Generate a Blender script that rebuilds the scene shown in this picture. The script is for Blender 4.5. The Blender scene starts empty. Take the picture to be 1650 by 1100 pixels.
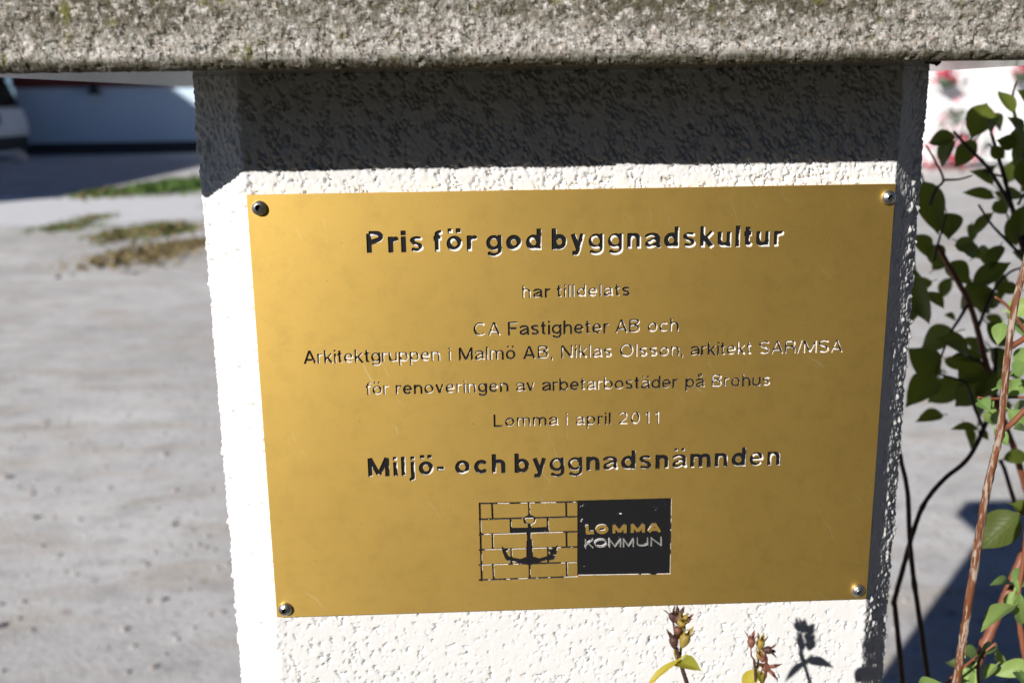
import bpy, bmesh, math, random
import numpy as np
from mathutils import Vector, Matrix
from mathutils.geometry import delaunay_2d_cdt

R_ = math.radians
scene = bpy.context.scene
COL = scene.collection

# ------------------------------------------------------------------ camera
CAM_H = 1.15                       # eye height above the ground
ZP = 1.0042                        # height of the plaque's centre
LENS = 36.1
cam_loc = np.array([-0.04699, -0.47526, 0.14581 + ZP])
yaw, pitch, roll = R_(2.0572), R_(13.2111), R_(-0.808)
cy_, sy_ = math.cos(yaw), math.sin(yaw)
cp_, sp_ = math.cos(pitch), math.sin(pitch)
F = np.array([sy_*cp_, cy_*cp_, -sp_]); Rr = np.array([cy_, -sy_, 0.0]); U = np.cross(Rr, F)
cr_, sr_ = math.cos(roll), math.sin(roll)
Rr, U = cr_*Rr + sr_*U, -sr_*Rr + cr_*U
cam = bpy.data.cameras.new('camera')
cam.lens = LENS; cam.sensor_width = 36.0; cam.sensor_fit = 'HORIZONTAL'
cam.clip_start = 0.02; cam.clip_end = 500
cam.dof.use_dof = True; cam.dof.focus_distance = 0.470; cam.dof.aperture_fstop = 10.0
camo = bpy.data.objects.new('camera', cam); COL.objects.link(camo)
m = Matrix(((Rr[0], U[0], -F[0], cam_loc[0]), (Rr[1], U[1], -F[1], cam_loc[1]),
            (Rr[2], U[2], -F[2], cam_loc[2]), (0, 0, 0, 1)))
camo.matrix_world = m
scene.camera = camo

# ------------------------------------------------------------------ light
SUN_AZ, SUN_EL = 39.0, 25.5        # azimuth towards the left of the viewer's back
world = bpy.data.worlds.new('World'); scene.world = world
world.use_nodes = True
wn = world.node_tree
sky = wn.nodes.new('ShaderNodeTexSky'); sky.sky_type = 'NISHITA'; sky.sun_disc = False
sky.sun_elevation = R_(SUN_EL); sky.sun_rotation = R_(180 + SUN_AZ)
sky.air_density = 0.5; sky.dust_density = 0.0; sky.ozone_density = 5.0
bgn = wn.nodes['Background']; bgn.inputs[1].default_value = 0.05
wn.links.new(sky.outputs[0], bgn.inputs[0])
sd = bpy.data.lights.new('sun', 'SUN'); sd.energy = 5.0; sd.angle = R_(0.5); sd.color = (1.0, 0.965, 0.915)
so = bpy.data.objects.new('sun', sd); COL.objects.link(so)
S = np.array([-math.sin(R_(SUN_AZ))*math.cos(R_(SUN_EL)), -math.cos(R_(SUN_AZ))*math.cos(R_(SUN_EL)), math.sin(R_(SUN_EL))])
so.rotation_euler = Vector(S).to_track_quat('Z', 'Y').to_euler()
so.location = (-3, -4, 4)
scene.view_settings.view_transform = 'Standard'; scene.view_settings.look = 'None'
scene.view_settings.exposure = 0.12; scene.view_settings.gamma = 1.0
scene.view_settings.use_curve_mapping = False
scene.cycles.max_bounces = 8

# ------------------------------------------------------------------ measuring helpers (photograph pixels -> places)
FX = LENS/36.0*1650
def ray(px, py):
    return F + (px-825)/FX*Rr - (py-550)/FX*U
def at(px, py, Y):
    d = ray(px, py); t = (Y-cam_loc[1])/d[1]
    return cam_loc + t*d
def pl(px, py):                    # point on the plaque's face, metres from its centre
    p = at(px, py, 0.0); return p[0], p[2]-ZP
def atd(px, py, dist):             # point at a given distance along the lens axis
    return cam_loc + ray(px, py)*dist
def onground(px, py):
    d = ray(px, py); t = (0-cam_loc[2])/d[2]; return cam_loc + t*d

# ------------------------------------------------------------------ tagging helpers
def tag(o, label=None, cat=None, group=None, kind=None):
    if label: o['label'] = label
    if cat: o['category'] = cat
    if group: o['group'] = group
    if kind: o['kind'] = kind
    return o
def empty(name, loc, label, cat, group=None):
    o = bpy.data.objects.new(name, None); COL.objects.link(o); o.location = loc
    o.empty_display_size = 0.05
    return tag(o, label, cat, group)
def link_mesh(name, verts, faces, mats, parent=None, smooth=False, fmat=None, uv=None):
    me = bpy.data.meshes.new(name)
    if parent is not None:
        L = Vector(parent_world(parent))
        verts = [(v[0]-L.x, v[1]-L.y, v[2]-L.z) for v in verts]
    me.from_pydata([tuple(map(float, v)) for v in verts], [], [tuple(map(int, f)) for f in faces])
    if not isinstance(mats, (list, tuple)): mats = [mats]
    for mm in mats: me.materials.append(mm)
    if fmat is not None: me.polygons.foreach_set('material_index', fmat)
    if smooth: me.polygons.foreach_set('use_smooth', [True]*len(me.polygons))
    if uv is not None:
        lay = me.uv_layers.new(name='UVMap')
        idx = np.zeros(len(me.loops), dtype=np.int32); me.loops.foreach_get('vertex_index', idx)
        lay.data.foreach_set('uv', np.asarray(uv, dtype=np.float32)[idx].ravel())
    me.validate(); me.update()
    o = bpy.data.objects.new(name, me); COL.objects.link(o)
    if parent is not None: o.parent = parent
    return o
def parent_world(p):
    v = Vector((0, 0, 0))
    while p is not None:
        v = v + p.location; p = p.parent
    return v

class MB:                          # collects shapes into one mesh
    def __init__(s): s.v = []; s.f = []; s.m = []
    def add(s, v, f, mat=0):
        n = len(s.v); s.v += [tuple(p) for p in v]; s.f += [tuple(i+n for i in q) for q in f]; s.m += [mat]*len(f)
    def box(s, a, b, mat=0, bev=0.0):
        bm = bmesh.new(); bmesh.ops.create_cube(bm, size=1)
        c = [(a[i]+b[i])/2 for i in range(3)]; d = [abs(b[i]-a[i]) for i in range(3)]
        for v in bm.verts: v.co = Vector((v.co.x*d[0]+c[0], v.co.y*d[1]+c[1], v.co.z*d[2]+c[2]))
        if bev: bmesh.ops.bevel(bm, geom=bm.edges[:], offset=bev, segments=2, affect='EDGES')
        bm.verts.index_update(); s.add([v.co[:] for v in bm.verts], [[v.index for v in f.verts] for f in bm.faces], mat); bm.free()
    def tube(s, pts, rad, n=8, mat=0, rough=0.0, rng=None, cap=True):
        pts = [Vector(p) for p in pts]; N = len(pts)
        if not isinstance(rad, (list, tuple)): rad = [rad]*N
        t0 = (pts[1]-pts[0]).normalized(); up = Vector((0, 0, 1)) if abs(t0.z) < .9 else Vector((1, 0, 0))
        x = t0.cross(up).normalized(); V = []
        for i, p in enumerate(pts):
            t = (pts[min(i+1, N-1)]-pts[max(i-1, 0)]).normalized()
            x = (x - t*x.dot(t)).normalized(); y = t.cross(x)
            for k in range(n):
                a = 2*math.pi*k/n; r = rad[i]*(1+(rng.uniform(-rough, rough) if rough else 0))
                V.append(p + x*(r*math.cos(a)) + y*(r*math.sin(a)))
        Fc = [(i*n+k, i*n+(k+1) % n, (i+1)*n+(k+1) % n, (i+1)*n+k) for i in range(N-1) for k in range(n)]
        if cap: Fc += [tuple(range(n))[::-1], tuple((N-1)*n+k for k in range(n))]
        s.add(V, Fc, mat)
    def lathe(s, base, axis, prof, n=16, mat=0, closed=True):
        base = Vector(base); a = Vector(axis).normalized()
        x = a.orthogonal().normalized(); y = a.cross(x); V = []
        for r, h in prof:
            for k in range(n):
                t = 2*math.pi*k/n; V.append(base + a*h + x*(r*math.cos(t)) + y*(r*math.sin(t)))
        N = len(prof)
        Fc = [(i*n+k, i*n+(k+1) % n, (i+1)*n+(k+1) % n, (i+1)*n+k) for i in range(N-1) for k in range(n)]
        if closed: Fc += [tuple(range(n))[::-1], tuple((N-1)*n+k for k in range(n))]
        s.add(V, Fc, mat)
    def build(s, name, mats, parent=None, smooth=False):
        return link_mesh(name, s.v, s.f, mats, parent, smooth, s.m)

def spline(pts, k=6):              # Catmull-Rom through points
    P = [np.array(p, float) for p in pts]; P = [2*P[0]-P[1]] + P + [2*P[-1]-P[-2]]; out = []
    for i in range(1, len(P)-2):
        a, b, c, d = P[i-1:i+3]
        for j in range(k):
            t = j/k; out.append(.5*((2*b)+(c-a)*t+(2*a-5*b+4*c-d)*t*t+(-a+3*b-3*c+d)*t**3))
    out.append(P[-2]); return out

# ------------------------------------------------------------------ noise
def _h(ix, iy, seed):
    n = (ix.astype(np.int64)*374761393 + iy.astype(np.int64)*668265263 + seed*982451653) & 0x7fffffff
    n = ((n ^ (n >> 13))*1274126177) & 0x7fffffff
    n = ((n ^ (n >> 15))*1911520717) & 0x7fffffff
    return ((n ^ (n >> 16)) & 0xffff)/65535.0
def vnoise(x, y, seed=0):
    ix, iy = np.floor(x), np.floor(y); fx, fy = x-ix, y-iy
    fx = fx*fx*fx*(fx*(fx*6-15)+10); fy = fy*fy*fy*(fy*(fy*6-15)+10)
    a, b, c, d = _h(ix, iy, seed), _h(ix+1, iy, seed), _h(ix, iy+1, seed), _h(ix+1, iy+1, seed)
    return (a*(1-fx)+b*fx)*(1-fy) + (c*(1-fx)+d*fx)*fy
def fbm(x, y, seed=0, o=4):
    s = 0; a = .5; t = 0
    for i in range(o):
        s = s + a*vnoise(x*2**i, y*2**i, seed+i*17); t += a; a *= .5
    return s/t
def worley(x, y, seed=0):
    ix, iy = np.floor(x), np.floor(y); f1 = np.full(x.shape, 9.0); f2 = f1.copy()
    for dx in (-1, 0, 1):
        for dy in (-1, 0, 1):
            cx, cy = ix+dx, iy+dy
            d = np.hypot(cx+_h(cx, cy, seed)-x, cy+_h(cx, cy, seed+91)-y)
            f2 = np.where(d < f1, f1, np.minimum(f2, d)); f1 = np.minimum(f1, d)
    return f1, f2

# ------------------------------------------------------------------ materials
def mat(name):
    mm = bpy.data.materials.new(name); mm.use_nodes = True
    nt = mm.node_tree; return mm, nt, nt.nodes['Principled BSDF']
def N(nt, t, **kw):
    n = nt.nodes.new(t)
    for k, v in kw.items():
        if k.startswith('i_'):
            n.inputs[int(k[2:]) if k[2:].isdigit() else k[2:]].default_value = v
        else: setattr(n, k, v)
    return n
def coords(nt, kind='Object', scale=(1, 1, 1), rot=(0, 0, 0)):
    tc = N(nt, 'ShaderNodeTexCoord'); mp = N(nt, 'ShaderNodeMapping')
    mp.inputs['Scale'].default_value = scale; mp.inputs['Rotation'].default_value = rot
    nt.links.new(tc.outputs[kind], mp.inputs[0]); return mp.outputs[0]
def noise(nt, vec, scale, detail=4, rough=.55, dist=0):
    n = N(nt, 'ShaderNodeTexNoise'); n.inputs['Scale'].default_value = scale; n.inputs['Detail'].default_value = detail
    n.inputs['Roughness'].default_value = rough; n.inputs['Distortion'].default_value = dist
    nt.links.new(vec, n.inputs['Vector']); return n.outputs['Fac']
def ramp(nt, fac, stops, interp='LINEAR'):
    r = N(nt, 'ShaderNodeValToRGB'); r.color_ramp.interpolation = interp
    e = r.color_ramp.elements
    while len(e) < len(stops): e.new(.5)
    for el, (p, c) in zip(e, stops):
        el.position = p; el.color = (c, c, c, 1) if not hasattr(c, '__len__') else (*c, 1)
    nt.links.new(fac, r.inputs[0]); return r.outputs[0]
def mix(nt, fac, a, b, mode='MIX'):
    n = N(nt, 'ShaderNodeMix', data_type='RGBA', blend_type=mode)
    for s, v in ((0, fac), (6, a), (7, b)):
        if hasattr(v, 'is_linked') or hasattr(v, 'links'): nt.links.new(v, n.inputs[s])
        else: n.inputs[s].default_value = v if s == 0 else ((*v, 1) if len(v) == 3 else v)
    return n.outputs[2]
def math_(nt, op, a, b=0.0):
    n = N(nt, 'ShaderNodeMath', operation=op)
    for s, v in ((0, a), (1, b)):
        if hasattr(v, 'links'): nt.links.new(v, n.inputs[s])
        else: n.inputs[s].default_value = v
    return n.outputs[0]
def bump(nt, bsdf, h, strength=.3, dist=.001):
    b = N(nt, 'ShaderNodeBump'); b.inputs['Strength'].default_value = strength; b.inputs['Distance'].default_value = dist
    nt.links.new(h, b.inputs['Height']); nt.links.new(b.outputs[0], bsdf.inputs['Normal'])
def simple(name, col, rough=.6, metal=0.0, var=.15, scale=20, spec=.5):
    mm, nt, b = mat(name); v = coords(nt)
    f = noise(nt, v, scale, 5)
    c = mix(nt, f, tuple(x*(1-var) for x in col), tuple(min(1, x*(1+var)) for x in col))
    nt.links.new(c, b.inputs['Base Color']); b.inputs['Roughness'].default_value = rough
    b.inputs['Metallic'].default_value = metal; b.inputs['Specular IOR Level'].default_value = spec
    return mm

def m_plaster():
    mm, nt, b = mat('white_roughcast'); v = coords(nt)
    f = noise(nt, v, 9, 5); c = mix(nt, f, (.77, .76, .745), (.82, .812, .80))
    g = ramp(nt, noise(nt, v, 130, 3), [(.66, 0.0), (.78, .55)])
    c = mix(nt, g, c, (.50, .43, .34))
    nt.links.new(c, b.inputs['Base Color']); b.inputs['Roughness'].default_value = .92; b.inputs['Specular IOR Level'].default_value = .2
    bump(nt, b, noise(nt, v, 900, 5, .7), .35, .0006)
    return mm
def m_granite():
    mm, nt, b = mat('bush_hammered_granite'); v = coords(nt)
    wv = N(nt, 'ShaderNodeTexVoronoi'); wv.inputs['Scale'].default_value = 700; nt.links.new(v, wv.inputs['Vector'])
    sep = N(nt, 'ShaderNodeSeparateColor'); nt.links.new(wv.outputs['Color'], sep.inputs[0])
    grain = ramp(nt, sep.outputs[0], [(0, (.13, .12, .11)), (.14, (.34, .33, .30)), (.34, (.54, .46, .40)), (.58, (.64, .61, .57)), (.82, (.80, .78, .75))], 'CONSTANT')
    w2 = N(nt, 'ShaderNodeTexVoronoi'); w2.inputs['Scale'].default_value = 300; nt.links.new(v, w2.inputs['Vector'])
    sep2 = N(nt, 'ShaderNodeSeparateColor'); nt.links.new(w2.outputs['Color'], sep2.inputs[0])
    big = ramp(nt, sep2.outputs[1], [(0, (.34, .32, .28)), (.5, (.54, .48, .42)), (1, (.68, .66, .63))])
    c = mix(nt, .42, grain, big)
    pit = ramp(nt, noise(nt, v, 430, 5, .75), [(.41, 1.0), (.48, 0.0)])
    c = mix(nt, math_(nt, 'MULTIPLY', pit, .92), c, (.035, .03, .018))
    pale = ramp(nt, noise(nt, v, 620, 3, .6), [(.59, 0.0), (.66, .85)])
    c = mix(nt, pale, c, (.82, .80, .78))
    # algae and moss, growing upwards of the lower arris and in big patches
    sp = N(nt, 'ShaderNodeSeparateXYZ'); nt.links.new(v, sp.inputs[0])
    patch = ramp(nt, noise(nt, coords(nt, scale=(1, 1, 1.4)), 13, 5, .65), [(.30, .15), (.55, 1.0)])
    height = N(nt, 'ShaderNodeMapRange'); nt.links.new(sp.outputs[2], height.inputs[0])
    height.inputs[1].default_value = .004; height.inputs[2].default_value = .020; height.inputs[3].default_value = .20; height.inputs[4].default_value = 1.0
    fine = ramp(nt, noise(nt, v, 290, 5, .7), [(.36, 0.0), (.52, 1.0)])
    a = math_(nt, 'MULTIPLY', math_(nt, 'MULTIPLY', patch, height.outputs[0]), fine)
    c = mix(nt, math_(nt, 'MULTIPLY', a, .92), c, (.07, .06, .03))
    green = ramp(nt, noise(nt, v, 75, 3), [(.60, 0.0), (.68, 1.0)])
    c = mix(nt, math_(nt, 'MULTIPLY', math_(nt, 'MULTIPLY', green, fine), .75), c, (.14, .135, .02))
    edge = N(nt, 'ShaderNodeMapRange'); nt.links.new(sp.outputs[2], edge.inputs[0])
    edge.inputs[1].default_value = .0026; edge.inputs[2].default_value = .0064; edge.inputs[3].default_value = 1.0; edge.inputs[4].default_value = 0.0
    e2 = math_(nt, 'MULTIPLY', edge.outputs[0], ramp(nt, noise(nt, v, 240, 3), [(.30, .55), (.55, 1.0)]))
    c = mix(nt, math_(nt, 'MULTIPLY', e2, .93), c, (.05, .043, .018))
    nt.links.new(c, b.inputs['Base Color']); b.inputs['Roughness'].default_value = .8
    bump(nt, b, noise(nt, v, 700, 4, .7), .6, .0006)
    return mm
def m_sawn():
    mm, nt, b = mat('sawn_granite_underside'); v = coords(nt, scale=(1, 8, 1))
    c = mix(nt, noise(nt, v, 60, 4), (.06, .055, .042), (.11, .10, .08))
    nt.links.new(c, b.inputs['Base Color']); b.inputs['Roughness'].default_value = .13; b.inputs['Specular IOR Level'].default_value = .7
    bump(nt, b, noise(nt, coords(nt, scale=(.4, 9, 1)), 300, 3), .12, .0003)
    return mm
def m_brass():
    mm, nt, b = mat('brushed_brass')
    v = coords(nt)
    br = noise(nt, coords(nt, scale=(6, 1, 420)), 4, 4, .6)
    cl = noise(nt, v, 14, 6, .65)
    c = mix(nt, cl, (.87, .58, .15), (.96, .655, .185))
    mot = noise(nt, v, 90, 6, .7)
    c = mix(nt, math_(nt, 'MULTIPLY', ramp(nt, mot, [(.48, 0.0), (.72, 1.0)]), .30), c, (.60, .40, .11))
    c = mix(nt, math_(nt, 'MULTIPLY', ramp(nt, br, [(.35, 0.0), (.7, 1.0)]), .10), c, (.95, .72, .28))
    spot = ramp(nt, noise(nt, v, 420, 2), [(.735, 0.0), (.76, 1.0)])
    c = mix(nt, math_(nt, 'MULTIPLY', spot, .35), c, (.10, .07, .03))
    fleck = ramp(nt, noise(nt, coords(nt, scale=(1, 1, 1.7)), 330, 2), [(.765, 0.0), (.785, 1.0)])
    c = mix(nt, math_(nt, 'MULTIPLY', fleck, .8), c, (.95, .75, .35))
    # fine scratches
    wv = N(nt, 'ShaderNodeTexWave', wave_type='BANDS', bands_direction='X'); wv.inputs['Scale'].default_value = 30
    wv.inputs['Distortion'].default_value = 14; wv.inputs['Detail'].default_value = 3; wv.inputs['Detail Scale'].default_value = .6
    nt.links.new(coords(nt, rot=(0, R_(35), 0)), wv.inputs['Vector'])
    sc = math_(nt, 'MULTIPLY', ramp(nt, wv.outputs['Fac'], [(.985, 0.0), (1.0, 1.0)]), ramp(nt, noise(nt, v, 28, 3), [(.60, 0.0), (.68, 1.0)]))
    c = mix(nt, math_(nt, 'MULTIPLY', sc, .75), c, (1.0, .82, .42))
    nt.links.new(c, b.inputs['Base Color']); b.inputs['Metallic'].default_value = 1.0
    r = N(nt, 'ShaderNodeMapRange'); nt.links.new(cl, r.inputs[0]); r.inputs[3].default_value = .52; r.inputs[4].default_value = .56
    nt.links.new(r.outputs[0], b.inputs['Roughness'])
    tg = N(nt, 'ShaderNodeTangent', direction_type='UV_MAP', uv_map='UVMap'); nt.links.new(tg.outputs[0], b.inputs['Tangent']); b.inputs['Anisotropic'].default_value = .38
    h = math_(nt, 'ADD', math_(nt, 'MULTIPLY', br, .6), math_(nt, 'MULTIPLY', noise(nt, v, 800, 3), .3))
    bump(nt, b, h, .16, .0002)
    return mm
def m_paint(name='worn_black_paint', lo=.50, hi=.53, sc=95, seed=0.0):
    mm, nt, b = mat(name); v0 = coords(nt)
    mp = N(nt, 'ShaderNodeMapping'); mp.inputs['Location'].default_value = (seed, 0, seed*1.7); nt.links.new(v0, mp.inputs[0]); v = mp.outputs[0]
    f = noise(nt, v, sc, 4, .6); f2 = noise(nt, v, sc*7, 2)
    s = math_(nt, 'ADD', math_(nt, 'MULTIPLY', f, .82), math_(nt, 'MULTIPLY', f2, .18))
    w = ramp(nt, s, [(lo, 0.0), (hi, 1.0)])
    c = mix(nt, w, (.012, .012, .014), (.86, .85, .84)); nt.links.new(c, b.inputs['Base Color'])
    rr = N(nt, 'ShaderNodeMapRange'); nt.links.new(w, rr.inputs[0]); rr.inputs[3].default_value = .38; rr.inputs[4].default_value = .5
    nt.links.new(rr.outputs[0], b.inputs['Roughness'])
    bump(nt, b, math_(nt, 'ADD', noise(nt, v, 900, 3), math_(nt, 'MULTIPLY', w, -.6)), .25, .0003)
    return mm
def m_steel():
    mm, nt, b = mat('dull_steel'); v = coords(nt)
    c = mix(nt, noise(nt, v, 900, 4), (.28, .28, .29), (.55, .55, .56)); nt.links.new(c, b.inputs['Base Color'])
    b.inputs['Metallic'].default_value = .95; b.inputs['Roughness'].default_value = .38
    bump(nt, b, noise(nt, v, 1800, 3), .3, .0003); return mm
def m_leaf(name, c1, c2, trans=(.25, .32, .03), tw=.40):
    mm, nt, b = mat(name)
    uv = N(nt, 'ShaderNodeUVMap'); sp = N(nt, 'ShaderNodeSeparateXYZ'); nt.links.new(uv.outputs[0], sp.inputs[0])
    au = math_(nt, 'ABSOLUTE', math_(nt, 'SUBTRACT', sp.outputs[0], .5))
    mid = ramp(nt, au, [(.0, 1.0), (.035, 0.0)])
    side = math_(nt, 'FRACT', math_(nt, 'MULTIPLY', math_(nt, 'SUBTRACT', sp.outputs[1], math_(nt, 'MULTIPLY', au, .75)), 7.0))
    vein = ramp(nt, math_(nt, 'ABSOLUTE', math_(nt, 'SUBTRACT', side, .5)), [(.0, 1.0), (.09, 0.0)])
    vv = math_(nt, 'MAXIMUM', mid, math_(nt, 'MULTIPLY', vein, .6))
    f = noise(nt, coords(nt, 'Object'), 60, 4)
    oi = N(nt, 'ShaderNodeObjectInfo')
    c = mix(nt, f, c1, c2); c = mix(nt, math_(nt, 'MULTIPLY', oi.outputs['Random'], .6), c, (c2[0]*2.1, c2[1]*1.6, c2[2]*1.5))
    c = mix(nt, math_(nt, 'MULTIPLY', vv, .35), c, tuple(min(1, x*1.9) for x in c2))
    spot = ramp(nt, noise(nt, coords(nt, 'Object'), 130, 3), [(.70, 0.0), (.74, 1.0)])
    c = mix(nt, math_(nt, 'MULTIPLY', spot, .6), c, (.22, .12, .03))
    nt.links.new(c, b.inputs['Base Color']); b.inputs['Roughness'].default_value = .5
    bump(nt, b, math_(nt, 'MULTIPLY', vv, -1.0), .4, .0006)
    tr = N(nt, 'ShaderNodeBsdfTranslucent'); nt.links.new(mix(nt, .5, c, trans), tr.inputs[0])
    ms = N(nt, 'ShaderNodeMixShader'); ms.inputs[0].default_value = tw
    nt.links.new(b.outputs[0], ms.inputs[1]); nt.links.new(tr.outputs[0], ms.inputs[2])
    nt.links.new(ms.outputs[0], nt.nodes['Material Output'].inputs[0]); return mm
def m_bark():
    mm, nt, b = mat('peeling_red_bark'); v = coords(nt, scale=(1, 1, .16))
    f = noise(nt, v, 520, 5, .65, .6); f2 = noise(nt, coords(nt, scale=(1, 1, .3)), 150, 4)
    c = mix(nt, f2, (.10, .032, .013), (.25, .085, .026))
    c = mix(nt, ramp(nt, f, [(.49, 0.0), (.56, 1.0)]), c, (.42, .33, .26))
    nt.links.new(c, b.inputs['Base Color']); b.inputs['Roughness'].default_value = .55
    bump(nt, b, f, .7, .0012); return mm
def m_ground():
    mm, nt, b = mat('pale_gravel_ground'); v = coords(nt)
    c = mix(nt, ramp(nt, noise(nt, v, 1.1, 6, .62), [(.32, 0.0), (.66, 1.0)]), (.56, .545, .535), (.84, .825, .815))
    c = mix(nt, ramp(nt, noise(nt, coords(nt, scale=(1, 2.4, 1), rot=(0, 0, .4)), 2.4, 5, .62), [(.48, 0.0), (.66, .75)]), c, (.60, .53, .455))
    c = mix(nt, ramp(nt, noise(nt, coords(nt, scale=(1, 1.8, 1), rot=(0, 0, .5)), 5.5, 5, .6), [(.50, 0.0), (.70, .55)]), c, (.40, .39, .39))
    c = mix(nt, math_(nt, 'MULTIPLY', ramp(nt, noise(nt, v, 30, 5, .7), [(.54, 0.0), (.66, 1.0)]), .5), c, (.28, .275, .275))
    c = mix(nt, math_(nt, 'MULTIPLY', ramp(nt, noise(nt, v, 110, 4, .7), [(.56, 0.0), (.66, 1.0)]), .35), c, (.25, .24, .24))
    st = N(nt, 'ShaderNodeTexVoronoi'); st.inputs['Scale'].default_value = 11; nt.links.new(v, st.inputs['Vector'])
    sm = ramp(nt, st.outputs['Distance'], [(.10, 1.0), (.17, 0.0)])
    sep = N(nt, 'ShaderNodeSeparateColor'); nt.links.new(st.outputs['Color'], sep.inputs[0])
    pick = ramp(nt, sep.outputs[0], [(.72, 0.0), (.74, 1.0)])
    c = mix(nt, math_(nt, 'MULTIPLY', math_(nt, 'MULTIPLY', sm, pick), .55), c, mix(nt, sep.outputs[1], (.16, .15, .15), (.42, .30, .20)))
    mo = ramp(nt, noise(nt, coords(nt, scale=(1, 1.6, 1)), 3.4, 4, .6), [(.62, 0.0), (.72, 1.0)])
    c = mix(nt, math_(nt, 'MULTIPLY', mo, .30), c, (.30, .28, .12))
    nt.links.new(c, b.inputs['Base Color']); b.inputs['Roughness'].default_value = .95; b.inputs['Specular IOR Level'].default_value = .2
    bump(nt, b, noise(nt, v, 60, 6, .7), .6, .006); return mm

M_PLASTER = m_plaster(); M_GRANITE = m_granite(); M_SAWN = m_sawn(); M_BRASS = m_brass(); M_STEEL = m_steel()
M_PAINT = [m_paint('worn_black_paint_%s' % k, lo, hi, sc, sd_) for k, lo, hi, sc, sd_ in
           (('heading', .72, .74, 42, 0.31), ('fine', .63, .65, 70, 1.7), ('title', .66, .68, 130, 3.2), ('emblem', .655, .675, 150, 5.1))]
M_BARE = simple('bare_pale_metal', (.80, .79, .78), .5, 0, .12, 500)
M_EDGE = m_paint('bare_cut_edge', .40, .46, 160, 7.7)
M_KOMMUN = simple('bare_grey_metal', (.55, .54, .52), .4, .6, .3, 300)
M_SOCKET = simple('black_socket', (.015, .015, .015), .8)  # even near-black colour inside the screw socket
M_LEAF = m_leaf('shaded_leaf', (.052, .082, .011), (.085, .125, .018))  # dark copy of the leaf colour, for the shaded shrub
M_LEAFLIT = m_leaf('sunlit_leaf', (.13, .24, .06), (.22, .36, .11), (.35, .45, .08), .3)  # light copy of the same leaf, sunlight put into its colour
M_LEAFY = m_leaf('yellowing_leaf', (.22, .25, .03), (.36, .36, .05), (.55, .48, .03), .35)
M_BARK = m_bark()
M_STEM = simple('dark_brown_twig', (.065, .035, .025), .6, 0, .35, 200)
M_STEMRED = simple('smooth_red_twig', (.25, .088, .045), .5, 0, .35, 150)
M_CAPS = simple('dry_brown_capsule', (.075, .032, .024), .6, 0, .5, 700)
M_CAPSG = simple('golden_capsule', (.32, .22, .04), .6, 0, .35, 500)
M_CAPSR = simple('rust_capsule', (.21, .08, .048), .6, 0, .5, 700)
M_GROUND = m_ground()

# ------------------------------------------------------------------ ground
G = 60
gv, gf = [], []
xs = np.linspace(-70, 70, 57); ys = np.linspace(-40, 110, 61)
for y in ys:
    for x in xs: gv.append((x, y, 0.0))
nx = len(xs)
for j in range(len(ys)-1):
    for i in range(nx-1): gf.append((j*nx+i, j*nx+i+1, (j+1)*nx+i+1, (j+1)*nx+i))
tag(link_mesh('ground', gv, gf, M_GROUND), kind='structure')

M_LAWN = simple('added_dark_lawn', (.048, .046, .026), .95, 0, .5, 7)  # unseen dark ground added before the pillar to cut bounced light
lv = [(-70, -40, .004), (70, -40, .004), (70, .25, .004), (1.2, .30, .004), (.75, .62, .004), (.1, .66, .004), (-.5, .60, .004), (-1.4, .45, .004), (-70, .35, .004)]
tag(link_mesh('lawn', lv, [tuple(range(len(lv)))], M_LAWN), kind='structure')
pb = MB(); rp = random.Random(31)
M_PEB = simple('mixed_pebbles', (.40, .37, .35), .9, 0, .6, 9)
for k in range(1500):
    d_ = 1.5+abs(rp.gauss(0, 2.6)); a = rp.uniform(-.62, .62); x, y = d_*math.sin(a), d_*math.cos(a)-.47
    if y < .75: continue
    q = rp.uniform(.003, .009)*(1+(rp.random() < .05)*1.0); t0 = rp.uniform(0, 6.28); n = 6
    ring = [(x+q*math.cos(t0+i*6.283/n)*rp.uniform(.7, 1.2), y+q*math.sin(t0+i*6.283/n)*rp.uniform(.7, 1.2), .0) for i in range(n)]
    top = [(x+(p[0]-x)*.6, y+(p[1]-y)*.6, q*rp.uniform(.5, .9)) for p in ring]
    pb.add(ring+top, [tuple(range(n, 2*n))]+[(i, (i+1) % n, n+(i+1) % n, n+i) for i in range(n)])
tag(pb.build('pebbles', M_PEB), kind='stuff')
def flat_patch(name, pxs, mat_, z=.004, jag=0.0, seed=1):
    rng = random.Random(seed); pts = [onground(*p) for p in pxs]; out = []
    for i in range(len(pts)):
        a, b = pts[i], pts[(i+1) % len(pts)]
        for k in range(8):
            q = a+(b-a)*k/8
            out.append((q[0]+rng.uniform(-jag, jag), q[1]+rng.uniform(-jag, jag)*2, z))
    return link_mesh(name, out, [tuple(range(len(out)))], mat_)
M_PALE = simple('pale_concrete_paving', (.82, .82, .84), .9, 0, .12, 6)
tag(flat_patch('paving_strip', [(-700, 372), (-400, 366), (120, 362), (330, 352), (330, 318), (120, 316), (-400, 330), (-700, 335)], M_PALE, .004, .12), kind='structure')

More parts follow.
